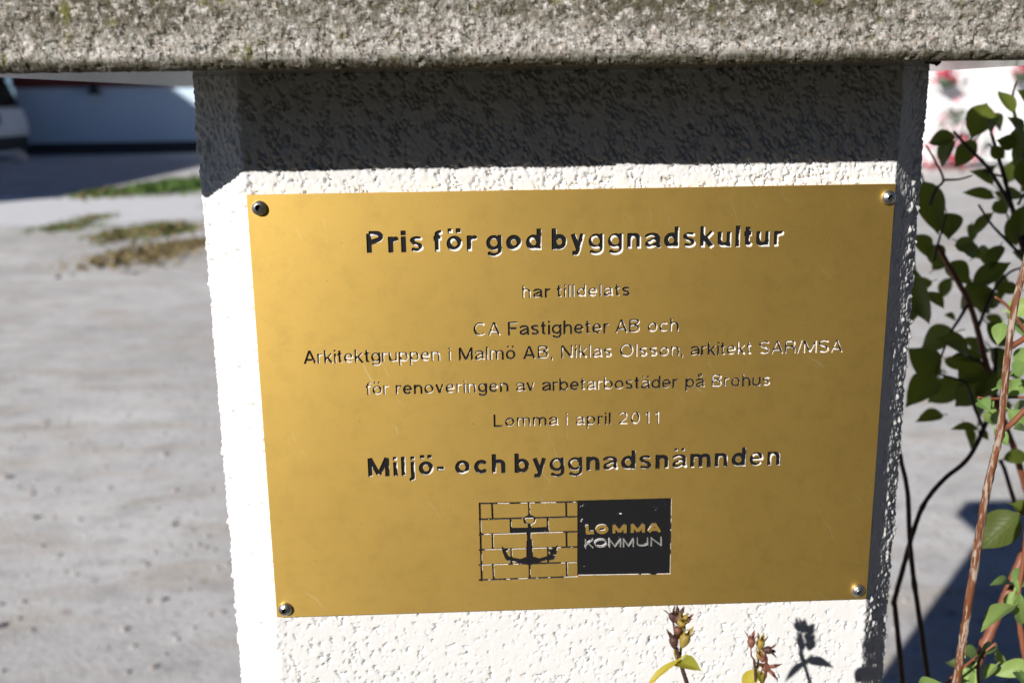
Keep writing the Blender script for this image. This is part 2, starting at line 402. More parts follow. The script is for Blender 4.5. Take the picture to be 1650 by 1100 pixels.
# ------------------------------------------------------------------ pillar
TOP = ZP + .1584                   # underside of the cap stone
pillar = empty('pillar', (0, .15, 0), 'white roughcast pillar with cut corners under a mossy granite cap, bearing the brass plaque', 'pillar')
YF = .0031; CL, CRT, HW = .0262, .0232, .1512; DEPTH = .235
def section():
    P = [(-HW-CL, YF+DEPTH-.02), (-HW-CL, YF+CL), (-HW, YF), (HW, YF), (HW+CRT, YF+CRT*1.17), (HW+CRT, YF+DEPTH-.02), (HW+CRT-.02, YF+DEPTH), (-HW-CL+.02, YF+DEPTH)]
    step = [.004, .0006, .0006, .0006, .0016, .006, .008, .006]
    pts, nor, ss = [], [], []; s = 0
    n = len(P)
    for i in range(n):
        a, b = np.array(P[i]), np.array(P[(i+1) % n]); L = np.linalg.norm(b-a); k = max(2, int(L/step[i])); d = (b-a)/L
        if i == 0:       # left flank, finer near its front corner
            ts = 1-np.linspace(1, 0, 40)**1.0
            ts = np.concatenate([np.linspace(0, .7, 24, endpoint=False), np.linspace(.7, 1, 64, endpoint=False)])
        else: ts = np.arange(k)/k
        for t in ts:
            pts.append(a+(b-a)*t); nor.append((d[1], -d[0])); ss.append(s+L*t)
        s += L
    pts, nor, ss = np.array(pts), np.array(nor), np.array(ss)
    # soften the corners
    for _ in range(3):
        pts = .25*np.roll(pts, 1, 0)+.5*pts+.25*np.roll(pts, -1, 0); nor = .25*np.roll(nor, 1, 0)+.5*nor+.25*np.roll(nor, -1, 0)
    nor /= np.linalg.norm(nor, axis=1)[:, None]
    nor = -nor if nor[np.argmin(pts[:, 1])][1] > 0 else nor
    return pts, nor, ss
sp_pts, sp_nor, sp_s = section()
zs = np.concatenate([np.linspace(0, .80, 60, endpoint=False), np.arange(.80, TOP-.0003, .0006), [TOP]])
SS, ZZ = np.meshgrid(sp_s, zs)
def roughcast(s, z, front):
    wx = (fbm(s*130, z*130, 3, 3)-.5)*1.6; wy = (fbm(s*130, z*130, 8, 3)-.5)*1.6
    # front: pressed flat, with short torn crevices, more of them above the plaque
    f1, f2 = worley((s+.55*z)/.0023+wx, (z-.25*s)/.0044+wy, 5)
    crev = np.clip(1-(f2-f1)/.22, 0, 1)**.6
    up = np.clip((z-ZP-.06)/.04, 0, 1)
    mask = np.clip((fbm(s*280+z*120, z*200-s*80, 21, 3)-(.655-.17*up))*9, 0, 1)
    pits = np.clip((fbm(s*420+z*260, z*330-s*190, 31, 2)-.72)*8, 0, 1)
    flat = .30*(fbm(s*60, z*45, 41, 3)-.5) + .10*(fbm(s*420, z*300, 43, 2)-.5) + (.05+.30*up)*np.clip(.7-f1, 0, 1) - 1.7*crev*mask - 1.3*pits
    # cut corners: loose grains thrown on and left rough
    g1, _ = worley(s/.0021+wx*.5, z/.0030+wy*.5, 15); g2, _ = worley(s/.0034+wx*.5, z/.0040, 16)
    nub = np.clip((vnoise(s/.0030, z/.0034, 71)-.72)*4, 0, 1)
    rough = 1.0*np.clip(.75-g1, 0, 1) + .8*np.clip(.6-g2, 0, 1) + 1.1*nub + 1.0*(fbm(s*70, z*70, 42, 3)-.5) - .7*pits
    xx = np.interp(s, sp_s, sp_pts[:, 0]); inner = np.clip((xx-HW)/CRT, 0, 1); keep = np.where((xx > HW) & (z > ZP-.107), .15+1.15*inner**1.1, 1)
    return flat*front + rough*(1-front)*keep
xpos = np.interp(SS, sp_s, sp_pts[:, 0]); front = np.exp(-((np.clip(np.abs(xpos)-.147, 0, None))/.004)**2)
front = np.where(SS > sp_s[np.argmax(sp_pts[:, 0])]+.06, 0, front)
hmm = roughcast(SS, ZZ, front)
disp = hmm*.001
VX = sp_pts[None, :, 0]+sp_nor[None, :, 0]*disp; VY = sp_pts[None, :, 1]+sp_nor[None, :, 1]*disp
V = np.stack([VX, VY, ZZ], -1).reshape(-1, 3)
nc, nr = len(sp_s), len(zs)
ii, jj = np.meshgrid(np.arange(nc), np.arange(nr-1)); ii2 = (ii+1) % nc
FQ = np.stack([jj*nc+ii, jj*nc+ii2, (jj+1)*nc+ii2, (jj+1)*nc+ii], -1).reshape(-1, 4)
sh = link_mesh('shaft', V, FQ.tolist(), M_PLASTER, pillar, True)

# cap stone: bush hammered front and ends, sawn underside
capL, capR, capF, capB, capT = -.250, .214, -.0698, .275, .062
px_ = np.concatenate([np.arange(capL, capR, .0007), [capR]])
def profile():
    pts, nor, mt = [], [], []
    for t in np.arange(capT, .0046, -.0007): pts.append((capF, t)); nor.append((-1, 0)); mt.append(0)
    for a in np.linspace(0, 90, 8): pts.append((capF+.0046-.0046*math.cos(R_(a)), .0046-.0046*math.sin(R_(a)))); nor.append((-math.cos(R_(a)), -math.sin(R_(a)))); mt.append(0)
    for y in np.linspace(capF+.0062, capB, 60): pts.append((y, 0)); nor.append((0, -1)); mt.append(1)
    pts.append((capB, capT)); nor.append((0, 1)); mt.append(2)
    pts.append((capF+.004, capT+.004)); nor.append((0, 1)); mt.append(2)
    return np.array(pts), np.array(nor), mt
pp, pn, pm = profile()
tt = np.concatenate([[0], np.cumsum(np.linalg.norm(np.diff(pp, axis=0), axis=1))])
XX, TT = np.meshgrid(px_, tt)
g1, g2 = worley(XX/.0021, TT/.0021, 55); k1, _ = worley(XX/.0052, TT/.0052, 56)
XA, TA = XX*.906-TT*.423+3, XX*.423+TT*.906+5
g1, g2 = worley(XA/.0014, TA/.0014, 55); k1, _ = worley(XA/.0045, TA/.0045, 56)
hh = .55*np.clip(1-g1, 0, 1) + .16*np.clip(1-k1, 0, 1) + .5*(fbm(XA*240, TA*240, 57, 3)-.5) + .8*(fbm(XA*38, TA*38, 58, 3)-.5) - .7*np.clip((fbm(XA*340+7, TA*340, 59, 2)-.60)*6, 0, 1)
amp = np.array([.0010 if q == 0 else 0.0 for q in pm])[:, None]
amp = amp*np.clip((tt[:, None])/.002, 0, 1)
D = (hh-.35)*amp
CV = np.stack([XX, pp[:, None, 0]+pn[:, None, 0]*D, pp[:, None, 1]+pn[:, None, 1]*D+TOP], -1)
nR, nC = CV.shape[:2]; CVl = CV.reshape(-1, 3).tolist(); CF = []; CM = []
for j in range(nR):
    j2 = (j+1) % nR
    mid = 1 if (pm[j] == 1 and pm[j2] == 1) else 0
    for i in range(nC-1):
        CF.append((j*nC+i, j2*nC+i, j2*nC+i+1, j*nC+i+1)); CM.append(mid)
# ends
CF.append(tuple(j*nC for j in range(nR))[::-1]); CM.append(0)
CF.append(tuple(j*nC+nC-1 for j in range(nR))); CM.append(0)
capparent = bpy.data.objects.new('cap_stone', None)
bpy.data.objects.remove(capparent)
# the mesh's own origin sits on its underside so that its material can count height from there
cme = bpy.data.meshes.new('cap_stone')
cme.from_pydata([(v[0], v[1]-.15, v[2]-TOP) for v in CVl], [], CF)
for q in (M_GRANITE, M_SAWN): cme.materials.append(q)
cme.polygons.foreach_set('material_index', CM); cme.update()
cap = bpy.data.objects.new('cap_stone', cme); COL.objects.link(cap); cap.parent = pillar; cap.location = (0, 0, TOP)
# a small cocoon-like twig stuck under the cap's right corner
mb = MB(); rg = random.Random(4)
mb.tube([at(1490, 101.5, -.056), at(1499, 101.8, -.056), at(1505, 101.6, -.056), at(1510, 101.6, -.056), at(1516, 100.8, -.056)], [.0006, .0005, .0006, .0012, .0004], 7, 0, .25, rg)
mb.build('stuck_twig', M_STEM, pillar, True)

# ------------------------------------------------------------------ plaque: lettering field
PW, PH = .150, .1054
RES = .00012
nxg, nyg = int(2*PW/RES)+1, int(2*PH/RES)+1
field = np.full((nyg, nxg), 1.0)   # distance to the nearest engraved stroke (negative: engraved)
def gxy(i0, i1, j0, j1):
    return np.meshgrid(np.arange(i0, i1)*RES-PW, np.arange(j0, j1)*RES-PH)
def win(xmin, xmax, ymin, ymax, pad):
    return (max(0, int((xmin-pad+PW)/RES)), min(nxg, int((xmax+pad+PW)/RES)+2), max(0, int((ymin-pad+PH)/RES)), min(nyg, int((ymax+pad+PH)/RES)+2))
def seg_field(fld, a, b, r, butt0=False, butt1=False):
    i0, i1, j0, j1 = win(min(a[0], b[0]), max(a[0], b[0]), min(a[1], b[1]), max(a[1], b[1]), r+.0006)
    if i1 <= i0 or j1 <= j0: return
    X, Y = gxy(i0, i1, j0, j1); dx, dy = b[0]-a[0], b[1]-a[1]; L = math.hypot(dx, dy)
    if L < 1e-9: d = np.hypot(X-a[0], Y-a[1])-r
    else:
        ux, uy = dx/L, dy/L; t = (X-a[0])*ux+(Y-a[1])*uy; s = np.abs(-(X-a[0])*uy+(Y-a[1])*ux)
        tc = np.clip(t, 0, L); d = np.hypot(X-a[0]-ux*tc, Y-a[1]-uy*tc)-r
        rc = .28*r   # rounded corner left by the cutter
        if butt0: q = np.hypot(np.maximum(-t+rc, 0), np.maximum(s-r+rc, 0))-rc; d = np.where(t < L/2, np.maximum(np.maximum(-t, s-r), q), d)
        if butt1: q = np.hypot(np.maximum(t-L+rc, 0), np.maximum(s-r+rc, 0))-rc; d = np.where(t >= L/2, np.maximum(np.maximum(t-L, s-r), q), d)
    fld[j0:j1, i0:i1] = np.minimum(fld[j0:j1, i0:i1], d)

# single-stroke grotesque alphabet: cap height 1, stroke weight w
def arc(cx, cy, rx, ry, a0, a1, n=14):
    return [(cx+rx*math.cos(R_(a0+(a1-a0)*i/n)), cy+ry*math.sin(R_(a0+(a1-a0)*i/n))) for i in range(n+1)]
def glyph(ch, w):
    h = w/2; X = .735; A = 1.0; D = -.275
    if ch in 'öäå':
        wd, st = glyph({'ö': 'o', 'ä': 'a', 'å': 'a'}[ch], w); c = wd/2
        if ch == 'å': st = st+[arc(c, .955, .085+h*.3, .085+h*.3, 0, 360, 14)]
        else: st = st+[[(c-.15-h*.2, .98-w*.62), (c-.15-h*.2, .98+w*.36)], [(c+.15+h*.2, .98-w*.62), (c+.15+h*.2, .98+w*.36)]]
        return wd, st
    if ch == 'o': return .70, [arc(.35, X/2, .35-h, X/2-h, 0, 360, 28)]
    if ch == 'n': return .64, [[(h, 0), (h, X)], [(h, X-.30)]+arc(.33, X-.29, .33-h-.02, .29-h, 180, 0)+[(.64-h, 0)]]
    if ch == 'h': return .64, [[(h, 0), (h, A)], [(h, X-.30)]+arc(.33, X-.29, .33-h-.02, .29-h, 180, 0)+[(.64-h, 0)]]
    if ch == 'm':
        m1 = .50; return 1.0, [[(h, 0), (h, X)], [(h, X-.28)]+arc((h+m1)/2, X-.26, (m1-h)/2, .26-h, 180, 0)+[(m1, 0)], [(m1, X-.28)]+arc((m1+1-h)/2, X-.26, (1-h-m1)/2, .26-h, 180, 0)+[(1-h, 0)]]
    if ch == 'r': return .40, [[(h, 0), (h, X)], [(h, X-.32)]+arc(.36, X-.30, .36-h, .30-h, 180, 84)]
    if ch == 'u': return .64, [[(.64-h, 0), (.64-h, X)], [(h, X)]+arc(.31, .29, .31-h, .29-h, 180, 360)]
    if ch == 'a': return .68, [arc(.32, X-.23, .27, .23-h, 165, 0)+[(.59, .14)]+arc(.665, .14, .075, .14-h, 180, 265, 5), [(.59, .455)]+[(.33, .40)]+arc(.25, .205, .25-h, .205-h+.005, 85, 275)+[(.42, h+.06), (.59, .24)]]
    if ch in 'bp':
        return .70, [[(h, 0 if ch == 'b' else D), (h, A if ch == 'b' else X)], arc(.355, X/2, .345-h, X/2-h, 0, 360, 28)]
    if ch in 'dg':
        if ch == 'd': return .70, [[(.70-h, 0), (.70-h, A)], arc(.345, X/2, .345-h, X/2-h, 0, 360, 28)]
        return .70, [[(.70-h, X)]+[(.70-h, .0)]+arc(.36, -.02, .34-h, .255-h, 0, -160), arc(.345, X/2+.01, .345-h, X/2-h-.01, 0, 360, 28)]
    if ch == 'c': return .64, [arc(.345, X/2, .345-h, X/2-h, 42, 318, 22)]
    if ch == 'e': return .68, [[(h, X/2), (.68-h, X/2)]+arc(.34, X/2, .34-h, X/2-h, 0, 322, 24)]
    if ch == 's':
        return .60, [arc(.30, X-.195, .25-h*.4, .195-h, 25, 180, 9)+[(.20, X*.55), (.42, X*.45)]+arc(.30, .195, .29-h, .195-h, 40, -160, 11)]
    if ch == 'f': return .38, [[(.16, 0), (.16, .80)]+arc(.16+.17, .80, .17, .20-h, 180, 88, 7), [(0, X-h), (.36, X-h)]]
    if ch == 't': return .38, [[(.16, X+.21), (.16, .17)]+arc(.16+.14, .17, .14, .17-h, 180, 275, 7), [(0, X-h), (.36, X-h)]]
    if ch == 'i': return w, [[(h, 0), (h, X)], [(h, A-w*.95), (h, A)]]
    if ch == 'l': return w, [[(h, 0), (h, A)]]
    if ch == 'j': return w+.07, [[(.07+h, X), (.07+h, -.12)]+arc(.07+h-.13, -.12, .13, .16-h*.9, 0, -80, 6), [(.07+h, A-w*.95), (.07+h, A)]]
    if ch == 'k': return .62, [[(h, 0), (h, A)], [(h, .24), (.56, X)], [(.24, .42), (.58, 0)]]
    if ch == 'v': return .62, [[(h*.8, X), (.31, h*.5)], [(.31, h*.5), (.62-h*.8, X)]]
    if ch == 'y': return .62, [[(h*.8, X), (.325, .05)], [(.62-h*.8, X), (.34, .0), (.27, -.17), (.19, D+h), (.06, D+h)]]
    if ch == 'A': return .80, [[(h*.7, 0), (.40, A-h*.3)], [(.40, A-h*.3), (.80-h*.7, 0)], [(.16, .30), (.64, .30)]]
    if ch == 'B': return .72, [[(h, h), (h, A-h)], [(h, A-h), (.40, A-h)]+arc(.42, .765, .24-h*.4, .235-h, 90, -90, 10)+[(h, .53)], [(.42, .53)]+arc(.44, .265+h*.2, .28-h, .265-h*.8, 90, -90, 10)+[(h, h)]]
    if ch == 'C': return .84, [arc(.43, .5, .43-h, .5-h, 38, 322, 24)]
    if ch == 'F': return .64, [[(h, 0), (h, A-h), (.64, A-h)], [(h, .52), (.56, .52)]]
    if ch == 'K': return .76, [[(h, 0), (h, A)], [(h, .32), (.70, A)], [(.28, .58), (.72, 0)]]
    if ch == 'L': return .60, [[(h, A), (h, h), (.60, h)]]
    if ch == 'M': return .92, [[(h, 0), (h, A-h*.4)], [(h, A-h*.4), (.46, h*.9)], [(.46, h*.9), (.92-h, A-h*.4)], [(.92-h, A-h*.4), (.92-h, 0)]]
    if ch == 'N': return .78, [[(h, 0), (h, A-h*.4)], [(h, A-h*.4), (.78-h, h*.4)], [(.78-h, h*.4), (.78-h, A)]]
    if ch == 'O': return .90, [arc(.45, .5, .45-h, .5-h, 0, 360, 30)]
    if ch == 'P': return .70, [[(h, 0), (h, A-h)], [(h, A-h), (.40, A-h)]+arc(.42, .725, .28-h, .275-h, 90, -90, 12)+[(h, .45)]]
    if ch == 'R': return .76, [[(h, 0), (h, A-h)], [(h, A-h), (.42, A-h)]+arc(.45, .74, .28-h, .26-h, 90, -90, 12)+[(h, .48)], [(.44, .48)]+arc(.48, .30, .19, .18, 90, 0, 5)+[(.685, .06), (.71, 0)]]
    if ch == 'S': return .74, [arc(.37, .75, .33-h*.4, .25-h, 22, 180, 10)+[(.22, .56), (.54, .45)]+arc(.37, .265, .36-h, .265-h, 38, -162, 12)]
    if ch == 'U': return .78, [[(h, A)]+arc(.39, .33, .39-h, .33-h, 180, 360)+[(.78-h, A)]]
    if ch == '0': return .64, [arc(.32, .5, .32-h, .5-h, 0, 360, 28)]
    if ch == '1': return .46, [[(.36, 0), (.36, A)], [(.36, A-h*.5), (.25, .80), (.10, .755)]]
    if ch == '2': return .64, [arc(.32, .70, .29-h*.6, .30-h, 170, -20, 12)+[(.50, .46), (.22, .23), (.09, h)], [(.05, h), (.63, h)]]
    if ch == ',': return w, [[(h, w), (h, 0), (h*.6, -.14)]]
    if ch == '-': return .34, [[(0, .34), (.34, .34)]]
    if ch == '/': return .34, [[(.02, -.02), (.32, A+.02)]]
    return .3, []
def write(word, xl, xr, ybl, ybr, size, w, fld=None):
    fld = field if fld is None else fld
    wt = {c: (w*.80 if (w > .19 and c in 'aäåesg') else w) for c in word}   # heavy letters thin out where they close up
    gl = [glyph(c, wt[c]) for c in word]
    tot = sum(g[0]*(1.12 if c.isupper() else 1) for c, g in zip(word, gl))*size; gap = (xr-xl-tot)/max(1, len(word)-1)
    sx = 1.0
    if len(word) == 1: gap = 0; xl = (xl+xr)/2-tot/2
    elif gap < .09*size:           # squeeze a little rather than let letters touch
        gap = .09*size; sx = (xr-xl-gap*(len(word)-1))/tot
    elif gap > .15*size:
        gap = (.15+.35*min(.2, gap/size-.15))*size; sx = (xr-xl-gap*(len(word)-1))/tot
    x = xl
    for c, (wd, st) in zip(word, gl):
        yb = ybl+(ybr-ybl)*((x-xl)/max(1e-6, xr-xl))
        kx = 1.12 if c.isupper() else 1.0
        for s in st:
            P = [(x+p[0]*kx*size*sx, yb+p[1]*size) for p in s]
            for k in range(len(P)-1):
                closed = math.dist(P[0], P[-1]) < 1e-7
                seg_field(fld, P[k], P[k+1], wt[c]/2*size, k == 0 and not closed, k == len(P)-2 and not closed)
        x += wd*kx*size*sx+gap
# words as measured: zoom scale, zoom origin, then (word, x0, x1, baseline at x0)
def z7(x, y): return pl(x/2.2297+560, y/2.2297+340)
def z8(x, y): return pl(x/1.7742+470, y/1.7742+500)
def line(words, zf, base, size, w):
    (xa, ya), (xb, yb) = base
    for word, x0, x1 in words:
        y0 = ya+(yb-ya)*(x0-xa)/(xb-xa); y1 = ya+(yb-ya)*(x1-xa)/(xb-xa)
        a, b = zf(x0, y0), zf(x1, y1)
        write(word, a[0], b[0], a[1], b[1], size, w)
line([('Pris', 68, 275), ('för', 310, 462), ('god', 498, 698), ('byggnadskultur', 733, 1562)], z7, ((70, 151), (1500, 129)), .0102, .235)
line([('har', 628, 728), ('tilldelats', 752, 1015)], z7, ((630, 313), (1010, 305)), .0061, .165)
line([('CA', 520, 597), ('Fastigheter', 618, 907), ('AB', 925, 996), ('och', 1018, 1107)], z8, ((525, 74), (1100, 61)), .0067, .155)
line([('Arkitektgruppen', 35, 425), ('i', 447, 458), ('Malmö', 478, 640), ('AB,', 662, 747), ('Niklas', 770, 916), ('Olsson,', 938, 1120), ('arkitekt', 1140, 1315), ('SAR/MSA', 1335, 1575)], z8, ((40, 153), (1560, 121)), .0066, .155)
line([('för', 213, 278), ('renoveringen', 298, 620), ('av', 642, 695), ('arbetarbostäder', 716, 1103), ('på', 1125, 1180), ('Brohus', 1200, 1368)], z8, ((230, 242), (1360, 216)), .0064, .155)
line([('Lomma', 577, 762), ('i', 783, 790), ('april', 812, 912), ('2011', 933, 1052)], z8, ((590, 333), (1050, 324)), .0064, .155)
line([('Miljö-', 218, 437), ('och', 467, 612), ('byggnadsnämnden', 637, 1397)], z8, ((220, 476), (1395, 443)), .0101, .215)

# emblem, measured in a 4.342x enlargement
def z6(x, y): return pl(x/4.3421+740, y/4.3421+780)
def eline(a, b, r): seg_field(field, z6(*a), z6(*b), r)
def ypos(x, yl, yr): return yl+(yr-yl)*(x-140)/(820-140)
LR = .00050
rows = [(134, 122), (244, 226), (350, 330), (457, 437), (563, 545), (668, 644)]
for yl, yr in rows: eline((143, yl), (822, yr), LR)
eline((143, 132), (158, 672), .0005)
def vert(x0, x1, ra, rb): eline((x0, ypos(x0, *rows[ra])), (x1, ypos(x1, *rows[rb])), LR)
vert(229, 234, 0, 1); vert(488, 490, 0, 1); vert(748, 750, 0, 1)
vert(359, 361, 1, 2); vert(618, 620, 1, 2)
vert(233, 236, 2, 3); vert(480, 482, 2, 3); vert(750, 752, 2, 3)
vert(365, 365, 3, 4); vert(622, 622, 3, 4)
vert(237, 241, 4, 5); vert(492, 493, 4, 5); vert(752, 754, 4, 5)
# anchor: ring, stock, shank, arms and flukes
ring = [z6(x, y) for x, y in arc(493, 250, 38, 30, 0, 360, 24)]
for k in range(len(ring)-1): seg_field(field, ring[k], ring[k+1], .00052)
eline((492, 285), (491, 520), .00085)
eline((486, 400), (484, 530), .0011); eline((498, 400), (502, 530), .0011)
def poly_field(pts, fld=field, sign=1):
    P = [z6(*p) for p in pts]; xs_ = [p[0] for p in P]; ys_ = [p[1] for p in P]
    i0, i1, j0, j1 = win(min(xs_), max(xs_), min(ys_), max(ys_), .0006)
    X, Y = gxy(i0, i1, j0, j1); d = np.full(X.shape, 9.0); ins = np.zeros(X.shape, bool)
    for k in range(len(P)):
        a, b = P[k], P[(k+1) % len(P)]; dx, dy = b[0]-a[0], b[1]-a[1]; L2 = dx*dx+dy*dy
        t = np.clip(((X-a[0])*dx+(Y-a[1])*dy)/L2, 0, 1); d = np.minimum(d, np.hypot(X-a[0]-dx*t, Y-a[1]-dy*t))
        if abs(dy) > 1e-12:
            c = ((a[1] > Y) != (b[1] > Y)) & (X < dx*(Y-a[1])/dy+a[0]); ins ^= c
    sd_ = np.where(ins, -d, d)
    if sign > 0: fld[j0:j1, i0:i1] = np.minimum(fld[j0:j1, i0:i1], sd_)
    else: fld[j0:j1, i0:i1] = np.maximum(fld[j0:j1, i0:i1], -sd_)
poly_field([(366, 303), (440, 302), (545, 300), (628, 296), (630, 328), (545, 332), (440, 336), (366, 338)])
poly_field([(298, 428), (318, 452), (352, 462), (330, 475), (345, 500), (362, 508), (430, 520), (470, 505), (480, 440), (508, 440), (516, 502), (560, 516), (622, 498), (640, 484), (612, 462), (655, 450), (690, 420), (684, 480), (664, 528), (640, 532), (612, 530), (560, 546), (520, 560), (496, 570), (470, 562), (430, 552), (378, 545), (345, 540), (322, 520), (302, 470)])
# dark half of the emblem with raised names
poly_field([(826, 112), (1488, 95), (1478, 630), (826, 640)])
field_raised = np.full((nyg, nxg), 1.0); field_thin = np.full((nyg, nxg), 1.0)
a, b = z6(880, 350), z6(1416, 333)
for wd_, x0, x1 in (('L', 880, 943), ('O', 950, 1050), ('M', 1063, 1180), ('M', 1192, 1308), ('A', 1316, 1416)):
    p0, p1 = z6(x0, 349-(x0-880)*.034), z6(x1, 349-(x1-880)*.034)
    gw, st = glyph(wd_, .30); szx = (p1[0]-p0[0])/gw; hgt = .0046
    for s in st:
        P = [(p0[0]+q[0]*szx, p0[1]+q[1]*hgt) for q in s]
        for k in range(len(P)-1): seg_field(field_raised, P[k], P[k+1], .00074, k == 0 and wd_ != 'O', k == len(P)-2 and wd_ != 'O')
for wd_, x0, x1 in (('K', 880, 938), ('O', 945, 1034), ('M', 1046, 1133), ('M', 1145, 1222), ('U', 1240, 1322), ('N', 1338, 1417)):
    p0, p1 = z6(x0, 443-(x0-880)*.03), z6(x1, 443-(x1-880)*.03)
    gw, st = glyph(wd_, .10); szx = (p1[0]-p0[0])/gw; hgt = .0042
    for s in st:
        P = [(p0[0]+q[0]*szx, p0[1]+q[1]*hgt) for q in s]
        for k in range(len(P)-1): seg_field(field_thin, P[k], P[k+1], .00030)
field = np.maximum(field, -field_raised); field = np.maximum(field, -field_thin)
# screw holes are hidden under the heads

# marching squares -> loops -> triangles
def contours(f):
    ins = f < 0; J, I = np.nonzero((ins[:-1, :-1].astype(int)+ins[:-1, 1:]+ins[1:, :-1]+ins[1:, 1:]) % 4)
    pts = {}; nxt = {}
    def pt(j, i, hor):
        key = (j, i, hor)
        if key not in pts:
            if hor: a, b = f[j, i], f[j, i+1]; pts[key] = (i+a/(a-b), j)
            else: a, b = f[j, i], f[j+1, i]; pts[key] = (i, j+a/(a-b))
        return key
    for j, i in zip(J.tolist(), I.tolist()):
        c = int(ins[j, i]) | int(ins[j, i+1]) << 1 | int(ins[j+1, i+1]) << 2 | int(ins[j+1, i]) << 3
        Bt, Rt, Tp, Lf = (j, i, True), (j, i+1, False), (j+1, i, True), (j, i, False)
        tab = {1: [(Bt, Lf)], 2: [(Rt, Bt)], 3: [(Rt, Lf)], 4: [(Tp, Rt)], 5: [(Bt, Rt), (Tp, Lf)], 6: [(Tp, Bt)], 7: [(Tp, Lf)], 8: [(Lf, Tp)], 9: [(Bt, Tp)], 10: [(Lf, Bt), (Rt, Tp)], 11: [(Rt, Tp)], 12: [(Lf, Rt)], 13: [(Bt, Rt)], 14: [(Lf, Bt)]}
        for p, q in tab.get(c, []): nxt[pt(*p)] = pt(*q)
    loops = []
    while nxt:
        k0, k = next(iter(nxt.items())); del nxt[k0]; lp = [pts[k0]]
        while k in nxt: lp.append(pts[k]); k = nxt.pop(k)
        if len(lp) > 7: loops.append(np.array(lp)*RES-np.array([PW, PH]))
    return loops
def simplify(P, tol):
    n = len(P); keep = np.zeros(n, bool); far = int(np.argmax(np.hypot(*(P-P[0]).T))); st = [(0, far), (far, n)]; keep[0] = keep[far] = True
    Q = np.vstack([P, P[:1]])
    while st:
        a, b = st.pop()
        if b-a < 2: continue
        d = Q[b]-Q[a]; L = np.hypot(*d)+1e-12; s = Q[a+1:b]-Q[a]; dist = np.abs(s[:, 0]*d[1]-s[:, 1]*d[0])/L; k = int(np.argmax(dist))
        if dist[k] > tol: keep[a+1+k] = True; st += [(a, a+1+k), (a+1+k, b)]
    return P[keep]
loops = [simplify(l, .000022) for l in contours(field)]
loops = [l for l in loops if len(l) > 3]
cv = [Vector((-PW, -PH)), Vector((PW, -PH)), Vector((PW, PH)), Vector((-PW, PH))]; ce = [(0, 1), (1, 2), (2, 3), (3, 0)]
for l in loops:
    n = len(cv); cv += [Vector((float(x)*1.0, float(y))) for x, y in l]; ce += [(n+k, n+(k+1) % len(l)) for k in range(len(l))]
# a loose lattice keeps the triangles small
for gx in np.linspace(-PW, PW, 31)[1:-1]:
    for gy in np.linspace(-PH, PH, 22)[1:-1]: cv.append(Vector((float(gx), float(gy))))
SC = 1000.0
field_cut = field.copy()
def triangulate(fld):
    lps = [simplify(l, .000022) for l in contours(fld)]
    cv = [Vector((-PW, -PH)), Vector((PW, -PH)), Vector((PW, PH)), Vector((-PW, PH))]; ce = [(0, 1), (1, 2), (2, 3), (3, 0)]
    for l in lps:
        if len(l) < 4: continue
        n = len(cv); cv += [Vector((float(x), float(y))) for x, y in l]; ce += [(n+k, n+(k+1) % len(l)) for k in range(len(l))]
    v2, e2, f2, *_ = delaunay_2d_cdt([v*SC for v in cv], ce, [], 1, 1e-4)
    return [(v.x/SC, v.y/SC) for v in v2], f2
ov, oe, of_, *_ = delaunay_2d_cdt([v*SC for v in cv], ce, [], 1, 1e-4)
ov = [(v.x/SC, v.y/SC) for v in ov]
def samp(fl, x, y):
    i = (x+PW)/RES; j = (y+PH)/RES; i0 = min(nxg-2, max(0, int(i))); j0 = min(nyg-2, max(0, int(j))); a, b = i-i0, j-j0
    return (fl[j0, i0]*(1-a)+fl[j0, i0+1]*a)*(1-b)+(fl[j0+1, i0]*(1-a)+fl[j0+1, i0+1]*a)*b
ycuts = [z7(0, 0)]
bounds = []
for px0, py0 in ((928, 440), (928, 503), (928, 549), (928, 598), (928, 650), (928, 708), (928, 790)): bounds.append(pl(px0, py0)[1])
slope_k = (pl(1240, 0)[1]-pl(600, 0)[1])
def which(x, y):
    for k, b in enumerate(bounds):
        if y > b: return k
    return 7
plateF, holeF = [], {}
thinF = []
kom_top, kom_bot, kom_l, kom_r = z6(880, 352)[1], z6(880, 455)[1], z6(868, 400)[0], z6(1430, 400)[0]
for f in of_:
    x = sum(ov[i][0] for i in f)/len(f); y = sum(ov[i][1] for i in f)/len(f)
    s = samp(field, x, y)
    if s < 0: holeF.setdefault(which(x, y), []).append(f)
    elif samp(field_thin, x, y) <= 0 and kom_l < x < kom_r: thinF.append(f)
    else: plateF.append(f)
plaque = empty('plaque', (0, 0, ZP), 'brass plaque with engraved Swedish award text, screwed to the white pillar', 'plaque')
TH, DP = .0020, .00075
def extrude(faces, yf, walls_to, ov=ov):
    """front faces at depth yf plus walls along their rim back to walls_to"""
    vi = {}; V = []; Fc = []
    def g(i, y):
        k = (i, y)
        if k not in vi: vi[k] = len(V); V.append((ov[i][0], y, ov[i][1]+ZP))
        return vi[k]
    edges = {}
    for f in faces:
        Fc.append([g(i, yf) for i in f])
        for k in range(len(f)):
            a, b = f[k], f[(k+1) % len(f)]
            if (b, a) in edges: del edges[(b, a)]
            else: edges[(a, b)] = 1
    for a, b in edges: Fc.append([g(b, yf), g(a, yf), g(a, walls_to), g(b, walls_to)])
    return V, Fc, [0]*len(faces)+[1]*len(edges)
v_, f_, _ = extrude(plateF, 0.0, .0009)
body = MB(); body.add(v_, f_, 0)
# the solid behind the lettering
body.box((-PW, .00095, ZP-PH), (PW, TH, ZP+PH), 0)
plate = link_mesh('plate', body.v, body.f, [M_BRASS], plaque, False, body.m, [(p[2]*3, p[0]*3) for p in body.v])
LINEM = [0, 1, 1, 1, 1, 1, 2, 3]
